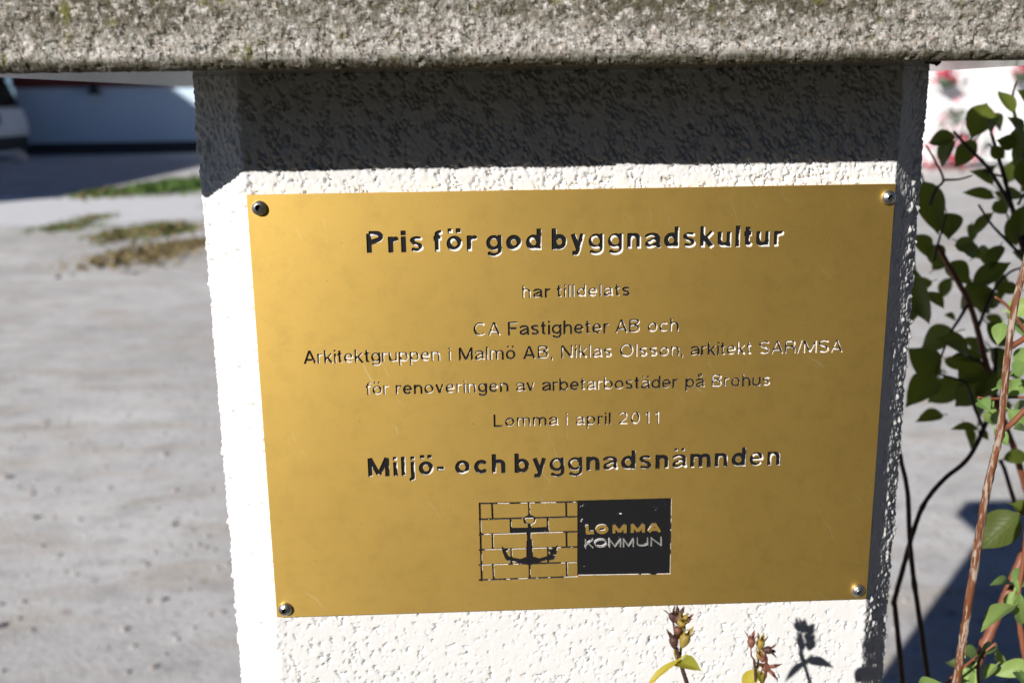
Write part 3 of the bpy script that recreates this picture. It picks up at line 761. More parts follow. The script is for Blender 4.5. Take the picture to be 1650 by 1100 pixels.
# flaked filling; pale lower right edges stand for sun on bare groove walls
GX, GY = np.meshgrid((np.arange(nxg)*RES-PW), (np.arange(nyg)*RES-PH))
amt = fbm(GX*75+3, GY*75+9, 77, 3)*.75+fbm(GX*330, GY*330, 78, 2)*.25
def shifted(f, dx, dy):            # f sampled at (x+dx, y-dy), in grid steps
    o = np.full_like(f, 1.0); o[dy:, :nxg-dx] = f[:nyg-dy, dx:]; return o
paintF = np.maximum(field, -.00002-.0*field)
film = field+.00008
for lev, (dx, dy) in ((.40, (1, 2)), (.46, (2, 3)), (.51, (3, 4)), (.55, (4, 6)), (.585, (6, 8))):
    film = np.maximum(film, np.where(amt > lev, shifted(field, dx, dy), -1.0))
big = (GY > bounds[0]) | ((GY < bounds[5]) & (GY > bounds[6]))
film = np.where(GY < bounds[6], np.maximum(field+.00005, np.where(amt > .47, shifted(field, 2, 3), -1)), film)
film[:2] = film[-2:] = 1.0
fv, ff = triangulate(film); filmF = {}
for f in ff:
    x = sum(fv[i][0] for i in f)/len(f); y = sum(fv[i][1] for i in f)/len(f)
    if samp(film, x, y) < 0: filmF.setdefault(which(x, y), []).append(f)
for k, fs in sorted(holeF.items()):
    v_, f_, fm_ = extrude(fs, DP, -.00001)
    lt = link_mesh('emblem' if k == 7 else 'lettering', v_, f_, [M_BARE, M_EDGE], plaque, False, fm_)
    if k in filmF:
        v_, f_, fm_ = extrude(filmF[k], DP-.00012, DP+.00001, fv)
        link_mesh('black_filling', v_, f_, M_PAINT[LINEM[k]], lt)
v_, f_, _ = extrude(thinF, .0001, .0009)
if f_: link_mesh('emblem_lettering', v_, f_, M_KOMMUN, plaque)

# screws
def screw(px, py, tilt, spin):
    c = np.array(at(px, py, 0.0)); mbs = MB(); ax = Vector((tilt[0], -1, tilt[1])).normalized(); R0 = .00345
    b0 = c - np.array([0, .0004, 0])
    hexr = .00125
    prof = [(R0*.98, -.0006), (R0, .0002)] + [(R0*math.cos(R_(a)), .0002+.0022*math.sin(R_(a))) for a in (15, 30, 45, 58, 66)] + [(hexr*1.12, .00225)]
    mbs.lathe(b0, ax, prof, 30, 0, False)
    x = ax.orthogonal().normalized(); y = ax.cross(x); bb = Vector(b0)
    n = 30
    hd = mbs.build('screw', M_STEEL, plaque, True)
    ms = MB(); V = []
    for q, (rr, hh_) in enumerate(((hexr*1.12, .00225), (hexr, .00215), (hexr*.96, .0009))):
        for k in range(n):
            t = 2*math.pi*k/n + spin; tk = ((t-spin) % (math.pi/3))-math.pi/6
            r = rr if q == 0 else rr*math.cos(math.pi/6)/math.cos(tk)*1.08
            V.append(bb+ax*hh_+x*(r*math.cos(t-(spin if q == 0 else 0)))+y*(r*math.sin(t-(spin if q == 0 else 0))))
    Fc = [(i*n+k, i*n+(k+1) % n, (i+1)*n+(k+1) % n, (i+1)*n+k) for i in range(2) for k in range(n)]+[tuple(2*n+k for k in range(n))]
    ms.add(V, Fc, 0); L = parent_world(hd)
    so_ = link_mesh('socket', ms.v, ms.f, M_SOCKET, hd)
screw(418, 335, (-.03, .05), .4); screw(1431, 318, (.1, -.02), .9); screw(1382, 950, (.03, -.1), .2); screw(460, 980, (-.02, -.08), .6)

# ------------------------------------------------------------------ leaves, twigs
rnd = random.Random(11)
def leaf_mesh(base, tip, width, normal, fold=.25, curl=.1, nl=10, nw=6, asym=0.0):
    b, t = Vector(base), Vector(tip); L = (t-b).length; d = (t-b)/L
    n = Vector(normal); n = (n-d*n.dot(d)).normalized(); s = d.cross(n)
    V, UV = [], []
    for i in range(nl+1):
        u = i/nl
        prof = (math.sin(math.pi*min(1, u**.82))**.85)*(1-.25*u**4)
        if u > .8: prof *= (1-(u-.8)/.2*.35)
        wv = width*.5*max(prof, .012)
        for j in range(nw+1):
            q = j/nw*2-1
            lift = abs(q)**1.3*wv*fold*2 - curl*L*(u**2) + .06*L*math.sin(u*3)
            wob = .02*L*math.sin(u*9+q*3)
            V.append(b+d*(L*u)+s*(q*wv*(1+asym*q))+n*(lift+wob*.5)); UV.append((j/nw, u))
    Fc = [(i*(nw+1)+j, i*(nw+1)+j+1, (i+1)*(nw+1)+j+1, (i+1)*(nw+1)+j) for i in range(nl) for j in range(nw)]
    k = len(V); sw = max(.0004, L*.018)      # the stalk
    for u in (0.02, -.10, -.22):
        for q in (-1, 1): V.append(b+d*(L*u)+s*(q*sw)-n*(u*u*L*1.2)); UV.append((.5, .02))
    Fc += [(k, k+1, k+3, k+2), (k+2, k+3, k+5, k+4)]
    return V, Fc, UV
def add_leaf(parent, p0, p1, wpx, Y, mat_, face=None, dz=None, stalk=None):
    a = at(*p0, Y); dy = rnd.uniform(-.02, .02) if dz is None else dz
    b = at(*p1, Y+dy); dist = (Y-cam_loc[1])
    w = wpx/FX*dist*1.22
    tocam = Vector(cam_loc-a).normalized()
    nrm = tocam*.9+Vector((rnd.uniform(-.5, .5), rnd.uniform(-.3, .3), rnd.uniform(.0, .8))) if face is None else Vector(face)
    V, Fc, UV = leaf_mesh(a, b, w, nrm, rnd.uniform(.1, .3), rnd.uniform(-.05, .16))
    return link_mesh('leaf', V, Fc, mat_, parent, True, uv=UV)
def stem(parent, pts, rpx, mat_, name='stem', rough=.08, n=9, nodes=()):
    P = []; rad = []
    for i, p in enumerate(pts): P.append(at(p[0], p[1], p[2]) if len(p) == 3 else np.array(p[3:6]))
    if len(pts[0]) == 6: P = [P[0]+(P[1]-P[0])*q for q in (0, .35, .7, .92)]+P[1:]
    Q = spline(P, 7); mb = MB()
    for i, q in enumerate(Q):
        d = (q-cam_loc)@F; t = i/(len(Q)-1)
        dd = max(.3, min(d, .9))
        rr = (rpx[0]+(rpx[1]-rpx[0])*t)/FX*dd
        if i % 21 == 20: rr *= 1.22
        rad.append(rr)
    mb.tube(Q, rad, n, 0, rough, rnd); return mb.build(name, mat_, parent, True)
def G_(x, y): return (0, 0, 0, x, y, 0.0)

# -- the dark shrub standing in the pillar's shadow
back = empty('shrub', (.42, .32, 0), 'shaded shrub with leaves coloured dark for shade and thin dark stems, growing in the pillar shadow', 'shrub')
YB = .27
stem(back, [G_(.40, .30), (1498, 1120, .22), (1485, 1020, .21), (1472, 930, .21), (1466, 870, .21), (1462, 790, .21), (1449, 728, .20), (1438, 660, .20)], (5, 3.4), M_STEM)
stem(back, [G_(.41, .31), (1456, 1120, .235), (1443, 985, .225), (1441, 968, .225), (1458, 905, .225), (1472, 855, .23), (1490, 810, .235), (1520, 773, .24), (1560, 738, .25), (1585, 690, .26), (1600, 640, .27), (1605, 560, .28)], (4.8, 3.4), M_STEM)
stem(back, [G_(.47, .36), (1720, 980, .34), (1680, 860, .31), (1650, 775, .29), (1635, 725, .28), (1610, 660, .27), (1590, 590, .27), (1575, 530, .27), (1560, 485, .27), (1530, 430, .27), (1510, 395, .27)], (7, 4), M_STEMRED)
stem(back, [G_(.50, .38), (1760, 900, .34), (1690, 560, .31), (1664, 450, .30), (1645, 390, .29), (1632, 340, .285), (1618, 285, .28), (1605, 240, .28), (1597, 214, .28)], (7, 2.5), M_STEM)
for pts, r in (([(1640, 352, .285), (1618, 312, .28), (1590, 268, .275), (1560, 238, .27), (1537, 212, .265)], (4, 2.2)),
               ([(1648, 400, .29), (1655, 300, .29), (1645, 225, .29), (1635, 185, .285), (1632, 155, .285), (1638, 131, .28)], (4, 1.6)),
               ([(1498, 330, .25), (1508, 305, .25), (1520, 290, .25), (1508, 262, .25), (1492, 234, .25)], (2.6, 1.4)),
               ([(1520, 290, .25), (1545, 289, .255), (1566, 283, .26)], (2.2, 1.3)),
               ([(1646, 412, .285), (1620, 385, .28), (1598, 362, .275), (1577, 330, .27)], (3, 1.6)),
               ([(1505, 420, .26), (1510, 398, .26), (1515, 380, .26), (1525, 345, .26)], (2.4, 1.5)),
               ([(1618, 285, .28), (1606, 282, .278), (1584, 275, .275)], (2.2, 1.4)),
               ([(1640, 330, .285), (1655, 305, .285), (1664, 290, .285)], (2.2, 1.4)),
               ([(1560, 490, .27), (1545, 515, .265), (1530, 540, .26), (1507, 600, .255)], (3, 1.6)),
               ([(1575, 530, .27), (1600, 470, .275), (1625, 440, .28), (1650, 430, .28)], (3, 1.6)),
               ([(1585, 690, .26), (1570, 655, .255), (1558, 620, .25), (1540, 610, .25), (1510, 602, .25)], (3, 1.5)),
               ([(1645, 830, .30), (1632, 800, .30), (1620, 760, .30), (1612, 742, .30)], (4, 3)),
               ([(1590, 590, .27), (1565, 575, .265), (1540, 570, .26)], (2.6, 1.5))):
    stem(back, pts, r, M_STEM, 'twig', .05, 7)
DARK = [((1566, 222), (1590, 166), 36), ((1632, 182), (1607, 148), 22), ((1655, 176), (1636, 146), 24), ((1597, 217), (1612, 188), 20), ((1540, 222), (1496, 232), 25),
        ((1540, 227), (1512, 271), 27), ((1572, 226), (1538, 270), 26), ((1641, 236), (1630, 187), 34), ((1638, 231), (1605, 226), 22), ((1597, 236), (1619, 257), 18),
        ((1632, 262), (1660, 250), 34), ((1600, 298), (1563, 271), 20), ((1603, 319), (1551, 307), 18), ((1488, 292), (1512, 375), 38), ((1525, 343), (1529, 386), 36),
        ((1541, 388), (1579, 407), 22), ((1600, 343), (1565, 380), 17), ((1622, 322), (1655, 312), 30), ((1622, 345), (1602, 325), 22), ((1624, 352), (1638, 396), 20),
        ((1476, 378), (1497, 415), 26), ((1494, 398), (1522, 427), 30), ((1474, 432), (1494, 527), 40), ((1492, 470), (1521, 498), 22), ((1548, 398), (1582, 411), 20),
        ((1522, 427), (1562, 456), 34), ((1568, 462), (1629, 421), 30), ((1642, 467), (1602, 461), 18), ((1560, 452), (1557, 505), 34), ((1574, 458), (1587, 500), 34),
        ((1592, 462), (1600, 500), 24), ((1540, 535), (1483, 561), 42), ((1562, 570), (1507, 545), 34), ((1510, 604), (1464, 560), 44), ((1508, 604), (1461, 652), 40),
        ((1547, 612), (1495, 648), 36), ((1580, 580), (1527, 577), 18), ((1585, 585), (1545, 622), 42), ((1588, 612), (1540, 655), 42), ((1566, 640), (1573, 690), 32),
        ((1576, 690), (1532, 690), 15), ((1575, 694), (1594, 708), 13), ((1655, 330), (1640, 385), 30), ((1660, 420), (1632, 405), 22), ((1616, 740), (1660, 732), 22),
        ((1596, 560), (1622, 600), 30), ((1604, 600), (1572, 640), 30), ((1590, 520), (1622, 560), 26), ((1652, 255), (1645, 300), 30), ((1612, 395), (1596, 430), 22),
        ((1655, 200), (1640, 255), 32), ((1480, 480), (1470, 520), 26)]
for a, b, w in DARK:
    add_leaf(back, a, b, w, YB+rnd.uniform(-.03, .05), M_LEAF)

for k in range(46):                # smaller leaves deeper inside the bush
    x0, y0 = rnd.choice([(1620, 250), (1560, 440), (1575, 480), (1570, 600), (1560, 620), (1600, 560), (1635, 420), (1500, 420), (1530, 560), (1640, 320), (1600, 660), (1620, 470)])
    x0 += rnd.gauss(0, 24); y0 += rnd.gauss(0, 28); a = rnd.uniform(0, 6.28); L_ = rnd.uniform(24, 46)
    if x0 < 1490: continue
    add_leaf(back, (x0, y0), (x0+L_*math.cos(a), y0+L_*math.sin(a)*.8+8), L_*.5, YB+rnd.uniform(.03, .16), M_LEAF)
# -- the sunlit shrub in front of it, with a peeling stem
front_ = empty('shrub', (.24, .02, 0), 'sunlit shrub with a peeling reddish brown stem and green leaves coloured pale for sun, right of the pillar', 'shrub')
stem(front_, [G_(.235, -.02), (1518, 1250, -.01), (1530, 1180, .0), (1541, 1100, .0), (1550, 1040, .0), (1558, 990, .0), (1575, 880, .0), (1590, 790, .0), (1603, 735, .0), (1612, 690, .0), (1625, 560, .0), (1640, 470, .0), (1662, 395, .0), (1700, 280, .0)], (7.4, 5.2), M_BARK, 'stem', .16, 12)
stem(front_, [(1626, 560, .0), (1640, 552, .002), (1662, 538, .004), (1700, 520, .006)], (5.2, 4), M_STEMRED, 'branch', .1)
stem(front_, [(1611, 693, .0), (1628, 684, .002), (1660, 652, .004), (1700, 620, .006)], (5, 4), M_STEMRED, 'branch', .1)
stem(front_, [G_(.30, .10), (1545, 1130, .09), (1575, 1065, .10), (1590, 1030, .10), (1620, 962, .11), (1640, 915, .115), (1662, 862, .12), (1700, 780, .13)], (9, 7), M_STEMRED)
stem(front_, [G_(.33, .06), (1668, 1130, .07), (1652, 1060, .06), (1644, 1010, .06), (1640, 965, .06), (1648, 910, .06), (1655, 850, .06)], (6, 3.5), M_STEMRED)
stem(front_, [(1585, 1130, .05), (1576, 1090, .04), (1580, 1058, .04), (1605, 1035, .04)], (3, 2), M_STEMRED, 'twig', .05, 7)
stem(front_, [(1512, 1130, .06), (1525, 1100, .06), (1560, 1068, .05), (1578, 1055, .045)], (2.6, 1.8), M_STEMRED, 'twig', .05, 7)
stem(front_, [(1655, 640, .1), (1630, 640, .1), (1600, 642, .1), (1575, 640, .1)], (2.4, 1.5), M_STEMRED, 'twig', .05, 7)
stem(front_, [(1668, 560, .1), (1640, 515, .1), (1620, 490, .1), (1603, 478, .1)], (3, 2), M_STEMRED, 'twig', .05, 7)
LIT = [((1622, 500), (1668, 490), 28), ((1616, 520), (1607, 554), 22), ((1655, 545), (1622, 500), 20), ((1600, 655), (1598, 688), 24), ((1578, 645), (1595, 660), 22), ((1602, 690), (1624, 718), 18),
       ((1652, 612), (1622, 642), 24), ((1655, 650), (1630, 668), 22), ((1632, 600), (1658, 585), 24), ((1625, 660), (1655, 690), 24), ((1660, 700), (1632, 690), 20), ((1605, 625), (1632, 612), 20), ((1655, 560), (1640, 600), 24),
       ((1636, 946), (1600, 935), 21), ((1638, 948), (1662, 915), 30), ((1634, 952), (1626, 990), 20), ((1641, 952), (1645, 1003), 20), ((1634, 975), (1580, 1017), 28),
       ((1576, 1060), (1546, 1043), 24), ((1580, 1054), (1607, 1034), 17), ((1548, 1078), (1526, 1062), 26), ((1556, 1066), (1566, 1118), 32), ((1480, 1106), (1514, 1099), 22),
       ((1608, 1046), (1624, 1074), 17), ((1606, 1070), (1583, 1097), 18), ((1660, 1066), (1598, 1087), 26), ((1568, 1075), (1545, 1112), 24), ((1640, 1082), (1662, 1112), 28)]
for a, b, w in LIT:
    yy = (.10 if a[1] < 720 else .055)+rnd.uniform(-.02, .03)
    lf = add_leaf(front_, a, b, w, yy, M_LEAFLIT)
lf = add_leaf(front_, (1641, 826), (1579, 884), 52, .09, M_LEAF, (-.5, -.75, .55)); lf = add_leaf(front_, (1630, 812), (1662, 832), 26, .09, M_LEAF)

# -- two sprigs with seed capsules in front of the plaster
def capsule(parent, px, py, Y, dpx, Lpx, wpx, mat_, sep=4, spread=.6, open_=1.0):
    """a seed capsule: an urn with pointed sepals, pointing along dpx in the picture's directions"""
    a = Vector(at(px, py, Y)); dist = Y-cam_loc[1]; k = dist/FX
    d = (Vector(Rr)*dpx[0]+Vector(U)*dpx[1]-Vector(F)*(dpx[2] if len(dpx) > 2 else .2)).normalized()
    L, w = Lpx*k*1.08, wpx*k*1.15; mb = MB()
    mb.lathe(a, d, [(w*.10, 0), (w*.32, L*.14), (w*.47, L*.32), (w*.50, L*.46), (w*.40, L*.60), (w*.33, L*.66)], 12)
    x = d.orthogonal().normalized(); y = d.cross(x)
    for q in range(sep):
        t = 2*math.pi*q/sep+rnd.uniform(-.3, .3); o = x*math.cos(t)+y*math.sin(t); sd_ = d.cross(o)
        b0 = a+d*(L*.58)+o*(w*.34); m1 = b0+d*(L*.22)+o*(w*.22*spread); e = b0+d*(L*.44*open_)+o*(w*.75*spread)
        V = [b0-sd_*w*.20, b0+sd_*w*.20, m1-sd_*w*.21+o*w*.05, m1+sd_*w*.21+o*w*.05, e, b0-o*w*.08, m1-o*w*.05]
        mb.add(V, [(0, 1, 3, 2), (2, 3, 4), (1, 0, 5), (0, 2, 6, 5), (3, 1, 5, 6), (2, 4, 6), (4, 3, 6)])
    mb.build('seed_capsule', mat_, parent, False)
YS = -.106
sprig = empty('sprig', at(1130, 1280, YS), 'sprig with dark brown and golden seed capsules just below the lower edge of the plaque', 'sprig', 'seed bearing sprigs before the pillar')
stem(sprig, [G_(.10, -.13), (1150, 1340, YS-.01), (1122, 1150, YS), (1110, 1110, YS), (1101, 1082, YS), (1094, 1058, YS), (1089, 1043, YS)], (5, 3.0), M_STEM)
stem(sprig, [(1095, 1062, YS), (1097, 1046, YS+.002), (1099, 1022, YS+.003), (1094, 998, YS+.003), (1089, 984, YS+.003)], (2.4, 1.6), M_CAPSG, 'twig', .05, 7)
stem(sprig, [(1097, 1046, YS+.002), (1103, 1018, YS), (1104, 1000, YS)], (1.6, 1.2), M_CAPSG, 'twig', .05, 7)
stem(sprig, [(1088, 1030, YS), (1086, 1012, YS+.001), (1084, 1000, YS+.001)], (1.5, 1.2), M_STEM, 'twig', .05, 7)
stem(sprig, [(1091, 1064, YS), (1087, 1052, YS), (1087, 1044, YS)], (1.8, 1.5), M_CAPSG, 'twig', .05, 7)
capsule(sprig, 1087, 1045, YS-.002, (-.12, 1, .1), 34, 15, M_CAPS, 4, .55)
capsule(sprig, 1086, 1003, YS+.001, (-.25, 1, .1), 26, 12, M_CAPS, 3, 1.0)
capsule(sprig, 1092, 1006, YS, (.12, 1, .3), 28, 16, M_CAPS, 5, .8)
capsule(sprig, 1096, 1010, YS-.003, (.25, 1, .5), 24, 15, M_CAPSG, 4, .7)
capsule(sprig, 1103, 1004, YS-.001, (.5, .8, .3), 20, 10, M_CAPSR, 3, .8)
capsule(sprig, 1098, 1043, YS-.003, (.36, 1, .15), 38, 17, M_CAPSG, 4, .6)
capsule(sprig, 1091, 1022, YS-.004, (.1, 1, .3), 22, 12, M_CAPSR, 3, .6)
capsule(sprig, 1092, 1030, YS+.002, (.05, 1, .0), 24, 10, M_CAPSG, 3, .4)
add_leaf(sprig, (1094, 1062), (1036, 1110), 12, YS-.004, M_LEAFY, (-.9, -.5, .35), -.004)
add_leaf(sprig, (1096, 1066), (1129, 1079), 24, YS-.002, M_LEAFY, (-.2, -.6, .8), -.012)
add_leaf(sprig, (1096, 1064), (1085, 1072), 11, YS-.002, M_LEAFY, (.2, -.8, .4), 0)
YS2 = -.112
sprig2 = empty('sprig', at(1225, 1290, YS2), 'smaller sprig of rust coloured star shaped seed capsules, right of the taller one', 'sprig', 'seed bearing sprigs before the pillar')
stem(sprig2, [G_(.13, -.11), (1226, 1340, YS2), (1220, 1150, YS2), (1218, 1100, YS2), (1217, 1080, YS2), (1215, 1062, YS2)], (4, 2.2), M_STEM)
stem(sprig2, [(1215, 1062, YS2), (1211, 1056, YS2), (1210, 1048, YS2), (1210, 1042, YS2)], (1.5, 1.2), M_CAPSR, 'twig', .05, 7)
stem(sprig2, [(1217, 1082, YS2), (1222, 1065, YS2+.003), (1223, 1050, YS2+.003), (1226, 1032, YS2+.003)], (1.8, 1.4), M_CAPSG, 'twig', .05, 7)
stem(sprig2, [(1218, 1092, YS2), (1224, 1088, YS2), (1228, 1078, YS2-.002)], (1.4, 1.1), M_CAPSR, 'twig', .05, 7)
capsule(sprig2, 1210, 1044, YS2-.002, (.05, 1, .1), 28, 13, M_CAPSR, 4, .9)
capsule(sprig2, 1223, 1046, YS2, (.2, 1, .1), 26, 14, M_CAPSG, 4, .5)
capsule(sprig2, 1223, 1062, YS2, (.1, 1, .2), 20, 12, M_CAPSG, 4, .5)
capsule(sprig2, 1228, 1046, YS2-.001, (1, .0, .2), 24, 13, M_CAPS, 5, 1.0)
capsule(sprig2, 1230, 1074, YS2-.004, (.3, .2, .9), 18, 15, M_CAPSR, 5, 2.0, .5)
capsule(sprig2, 1228, 1066, YS2-.002, (.0, 1, .5), 18, 10, M_CAPSR, 3, 1.2)
add_leaf(sprig2, (1219, 1078), (1199, 1112), 24, YS2+.002, M_LEAFY, (-.4, -.8, .5), 0)
add_leaf(sprig2, (1221, 1080), (1232, 1104), 14, YS2, M_LEAFY, (.3, -.8, .3), 0)

# ------------------------------------------------------------------ background, left: shaded white building, car, weeds
M_WALLW = simple('white_limewash', (.80, .80, .80), .9, 0, .05, 1.2)
M_PLINTH = simple('dark_tarred_plinth', (.05, .05, .055), .9, 0, .3, 3)
M_REDW = simple('red_painted_boards', (.17, .028, .022), .7, 0, .25, 3)
M_TILE = simple('red_clay_tiles', (.30, .09, .05), .85, 0, .3, 5)
M_GLASSD = simple('dark_window_glass', (.012, .018, .010), .25, 0, .2, 3, .25)
M_WOODW = simple('white_window_paint', (.7, .7, .68), .6, 0, .05, 8)
def building(name, label, x0, x1, y0, y1, hw, hr, wall_m, roof_m, eave=.35, wins=(), trim=None, plinth=.28):
    b = empty(name, ((x0+x1)/2, y0, 0), label, 'building')
    mb = MB(); mb.box((x0, y0, -.1), (x1, y1, hw), 0); mb.build('wall', wall_m, b)
    mp = MB(); mp.box((x0-.03, y0-.03, -.1), (x1+.03, y1+.03, plinth), 0, .01); mp.build('plinth', M_PLINTH, b)
    ym = (y0+y1)/2; e = eave
    V = [(x0-e, y0-e, hw-.05), (x1+e, y0-e, hw-.05), (x1+e, ym, hw+hr), (x0-e, ym, hw+hr), (x0-e, y1+e, hw-.05), (x1+e, y1+e, hw-.05)]
    V2 = [(p[0], p[1], p[2]+.14) for p in V]
    mr = MB(); mr.add(V+V2, [(0, 1, 2, 3), (3, 2, 5, 4), (7, 6, 9, 8), (8, 9, 10, 11), (0, 6, 7, 1), (4, 5, 11, 10), (0, 3, 9, 6), (3, 4, 10, 9), (1, 7, 8, 2), (2, 8, 11, 5)])
    mr.build('roof', roof_m, b)
    mg = MB(); mg.add([(x0, y0, hw), (x0, y1, hw), (x0, ym, hw+hr*.92), (x0+.06, y0, hw), (x0+.06, y1, hw), (x0+.06, ym, hw+hr*.92)], [(0, 1, 2), (3, 5, 4), (0, 2, 5, 3), (1, 4, 5, 2)])
    mg.add([(x1, y0, hw), (x1, y1, hw), (x1, ym, hw+hr*.92), (x1-.06, y0, hw), (x1-.06, y1, hw), (x1-.06, ym, hw+hr*.92)], [(0, 2, 1), (3, 4, 5), (0, 3, 5, 2), (1, 2, 5, 4)])
    mg.build('gable', wall_m, b)
    if trim:
        mt = MB(); mt.box((x0-.02, y0-.10, trim[0]), (x1+.02, y0-.003, trim[1]), 0, .01); mt.build('fascia_board', M_REDW, b)
    for (wx, wz, ww, wh, fm) in wins:
        mf = MB()
        for q in ((wx-ww/2, wx-ww/2+.08, wz, wz+wh), (wx+ww/2-.08, wx+ww/2, wz, wz+wh), (wx-ww/2+.08, wx+ww/2-.08, wz, wz+.08), (wx-ww/2+.08, wx+ww/2-.08, wz+wh-.08, wz+wh), (wx-.03, wx+.03, wz+.08, wz+wh-.08)):
            mf.box((q[0], y0-.05, q[2]), (q[1], y0+.03, q[3]), 0)
        f = mf.build('window', fm, b)
        mq = MB(); mq.box((wx-ww/2+.08, y0-.02, wz+.08), (wx+ww/2-.08, y0-.004, wz+wh-.08)); mq.build('pane', M_GLASSD, f)
    return b
WY = 25.5
garage = building('outbuilding', 'low white outbuilding with dark red eaves, its wall tinted blue for shade, far off left of the pillar', -11.05, 2.5, WY, WY+5, 2.1, 1.5, simple('shade_blue_limewash', (.66, .82, .97), .9, 0, .05, 1.2), M_TILE, .03, (), (1.60, 1.88))  # blue tint of the shade put into the white wall's base colour
# lamp on that wall
lampw = empty('wall_lamp', (-9.6, WY-.02, 1.4), 'small dark green lamp on the shaded white outbuilding wall', 'lamp')
px = at(152, 147, WY-.15)
mb = MB(); mb.lathe((px[0], WY-.16, px[2]+.10), (0, 0, -1), [(.03, -.05), (.06, 0), (.17, .14), (.18, .17)], 14); mb.build('lamp_shade', simple('green_enamel', (.02, .045, .035), .4), lampw, True)
mb = MB(); mb.tube([(px[0], WY-.16, px[2]+.12), (px[0], WY-.16, px[2]+.2), (px[0], WY-.002, px[2]+.2)], .018, 8); mb.build('bracket', M_PLINTH, lampw)
mb = MB(); mb.lathe((px[0], WY-.16, px[2]+.0), (0, 0, -1), [(.06, -.02), (.065, .04), (.03, .09)], 12); mb.build('bulb', simple('milky_glass', (.5, .5, .48), .3), lampw, True)

# the house whose shadow reaches the outbuilding, outside the picture on the left
XE = -12.4
def gable_house(name, label, x0, x1, y0, y1, hw, hr, wall_m, roof_m, wins):
    b = empty(name, ((x0+x1)/2, (y0+y1)/2, 0), label, 'house'); xm = (x0+x1)/2
    mb = MB(); pr = [(x0, -.1), (x1, -.1), (x1, hw), (xm, hw+hr), (x0, hw)]
    V = [(p[0], y0, p[1]) for p in pr]+[(p[0], y1, p[1]) for p in pr]
    mb.add(V, [(0, 1, 2, 3, 4), (9, 8, 7, 6, 5)]+[(k, 5+k, 5+(k+1) % 5, (k+1) % 5) for k in range(5)]); mb.build('wall', wall_m, b)
    mr = MB(); sl = hr/(xm-x0)
    for sx_ in (-1, 1):
        xe = x0-.02 if sx_ < 0 else x1+.02
        A = [(xe, y0-.05, hw-.02*sl+.01), (xm, y0-.05, hw+hr+.01), (xm, y1+.05, hw+hr+.01), (xe, y1+.05, hw-.02*sl+.01)]
        mr.add(A+[(p[0], p[1], p[2]+.12) for p in A], [(0, 1, 2, 3), (7, 6, 5, 4), (0, 4, 5, 1), (1, 5, 6, 2), (2, 6, 7, 3), (3, 7, 4, 0)])
    mr.build('roof', roof_m, b)
    for (wy, wz) in wins:
        mf = MB()
        for q in ((wy-.6, wy-.52, wz, wz+1.3), (wy+.52, wy+.6, wz, wz+1.3), (wy-.52, wy+.52, wz, wz+.08), (wy-.52, wy+.52, wz+1.22, wz+1.3), (wy-.03, wy+.03, wz+.08, wz+1.22)): mf.box((x1-.03, q[0], q[2]), (x1+.05, q[1], q[3]))
        f = mf.build('window', M_WOODW, b); mq = MB(); mq.box((x1+.004, wy-.52, wz+.08), (x1+.02, wy+.52, wz+1.22)); mq.build('pane', M_GLASSD, f)
    return b
gable_house('house', 'tall white house with a red tiled roof, outside the left edge of the picture', -19.5, XE, 4.5, 19.86, 5.2, 2.8, M_WALLW, M_TILE, [(7, 1.1), (11, 1.1), (15, 1.1)])
# unseen brick house, hedge and trees added behind the viewer to block sky light
M_BRICK = simple('brown_brick', (.16, .09, .06), .9, 0, .3, 12)
building('added_brick_house', 'unseen dark brown brick house added to block sky behind the viewer, across the lawn', 2.2, 16, -10, -4.2, 5.6, 3.0, M_BRICK, M_TILE, .2, ())
M_HEDGE = simple('dark_hedge_leaves', (.035, .055, .018), .8, 0, .5, 14)
hb = MB(); rh = random.Random(5)
hg = empty('hedge', (-6, -6.5, 0), 'unseen clipped dark green hedge added to block sky behind the viewer along the lawn', 'hedge')
for k in range(5200):
    c = (rh.uniform(-16, 1.2), -6.5+rh.uniform(-.45, .45), rh.uniform(.05, 2.2)); a = rh.uniform(0, 6.28); t = rh.uniform(-1, 1); q = rh.uniform(.06, .13)
    x = Vector((math.cos(a), math.sin(a), t)).normalized()*q; y = Vector((-math.sin(a)*t, math.cos(a), rh.uniform(-1, 1))).normalized()*q*.6; c = Vector(c)
    hb.add([c-x, c+y, c+x, c-y], [(0, 1, 2, 3)])
hb.build('foliage', M_HEDGE, hg)
hb = MB(); hb.box((-16, -6.75, 0), (1.2, -6.25, 2.0)); hb.build('twig_core', M_STEM, hg)
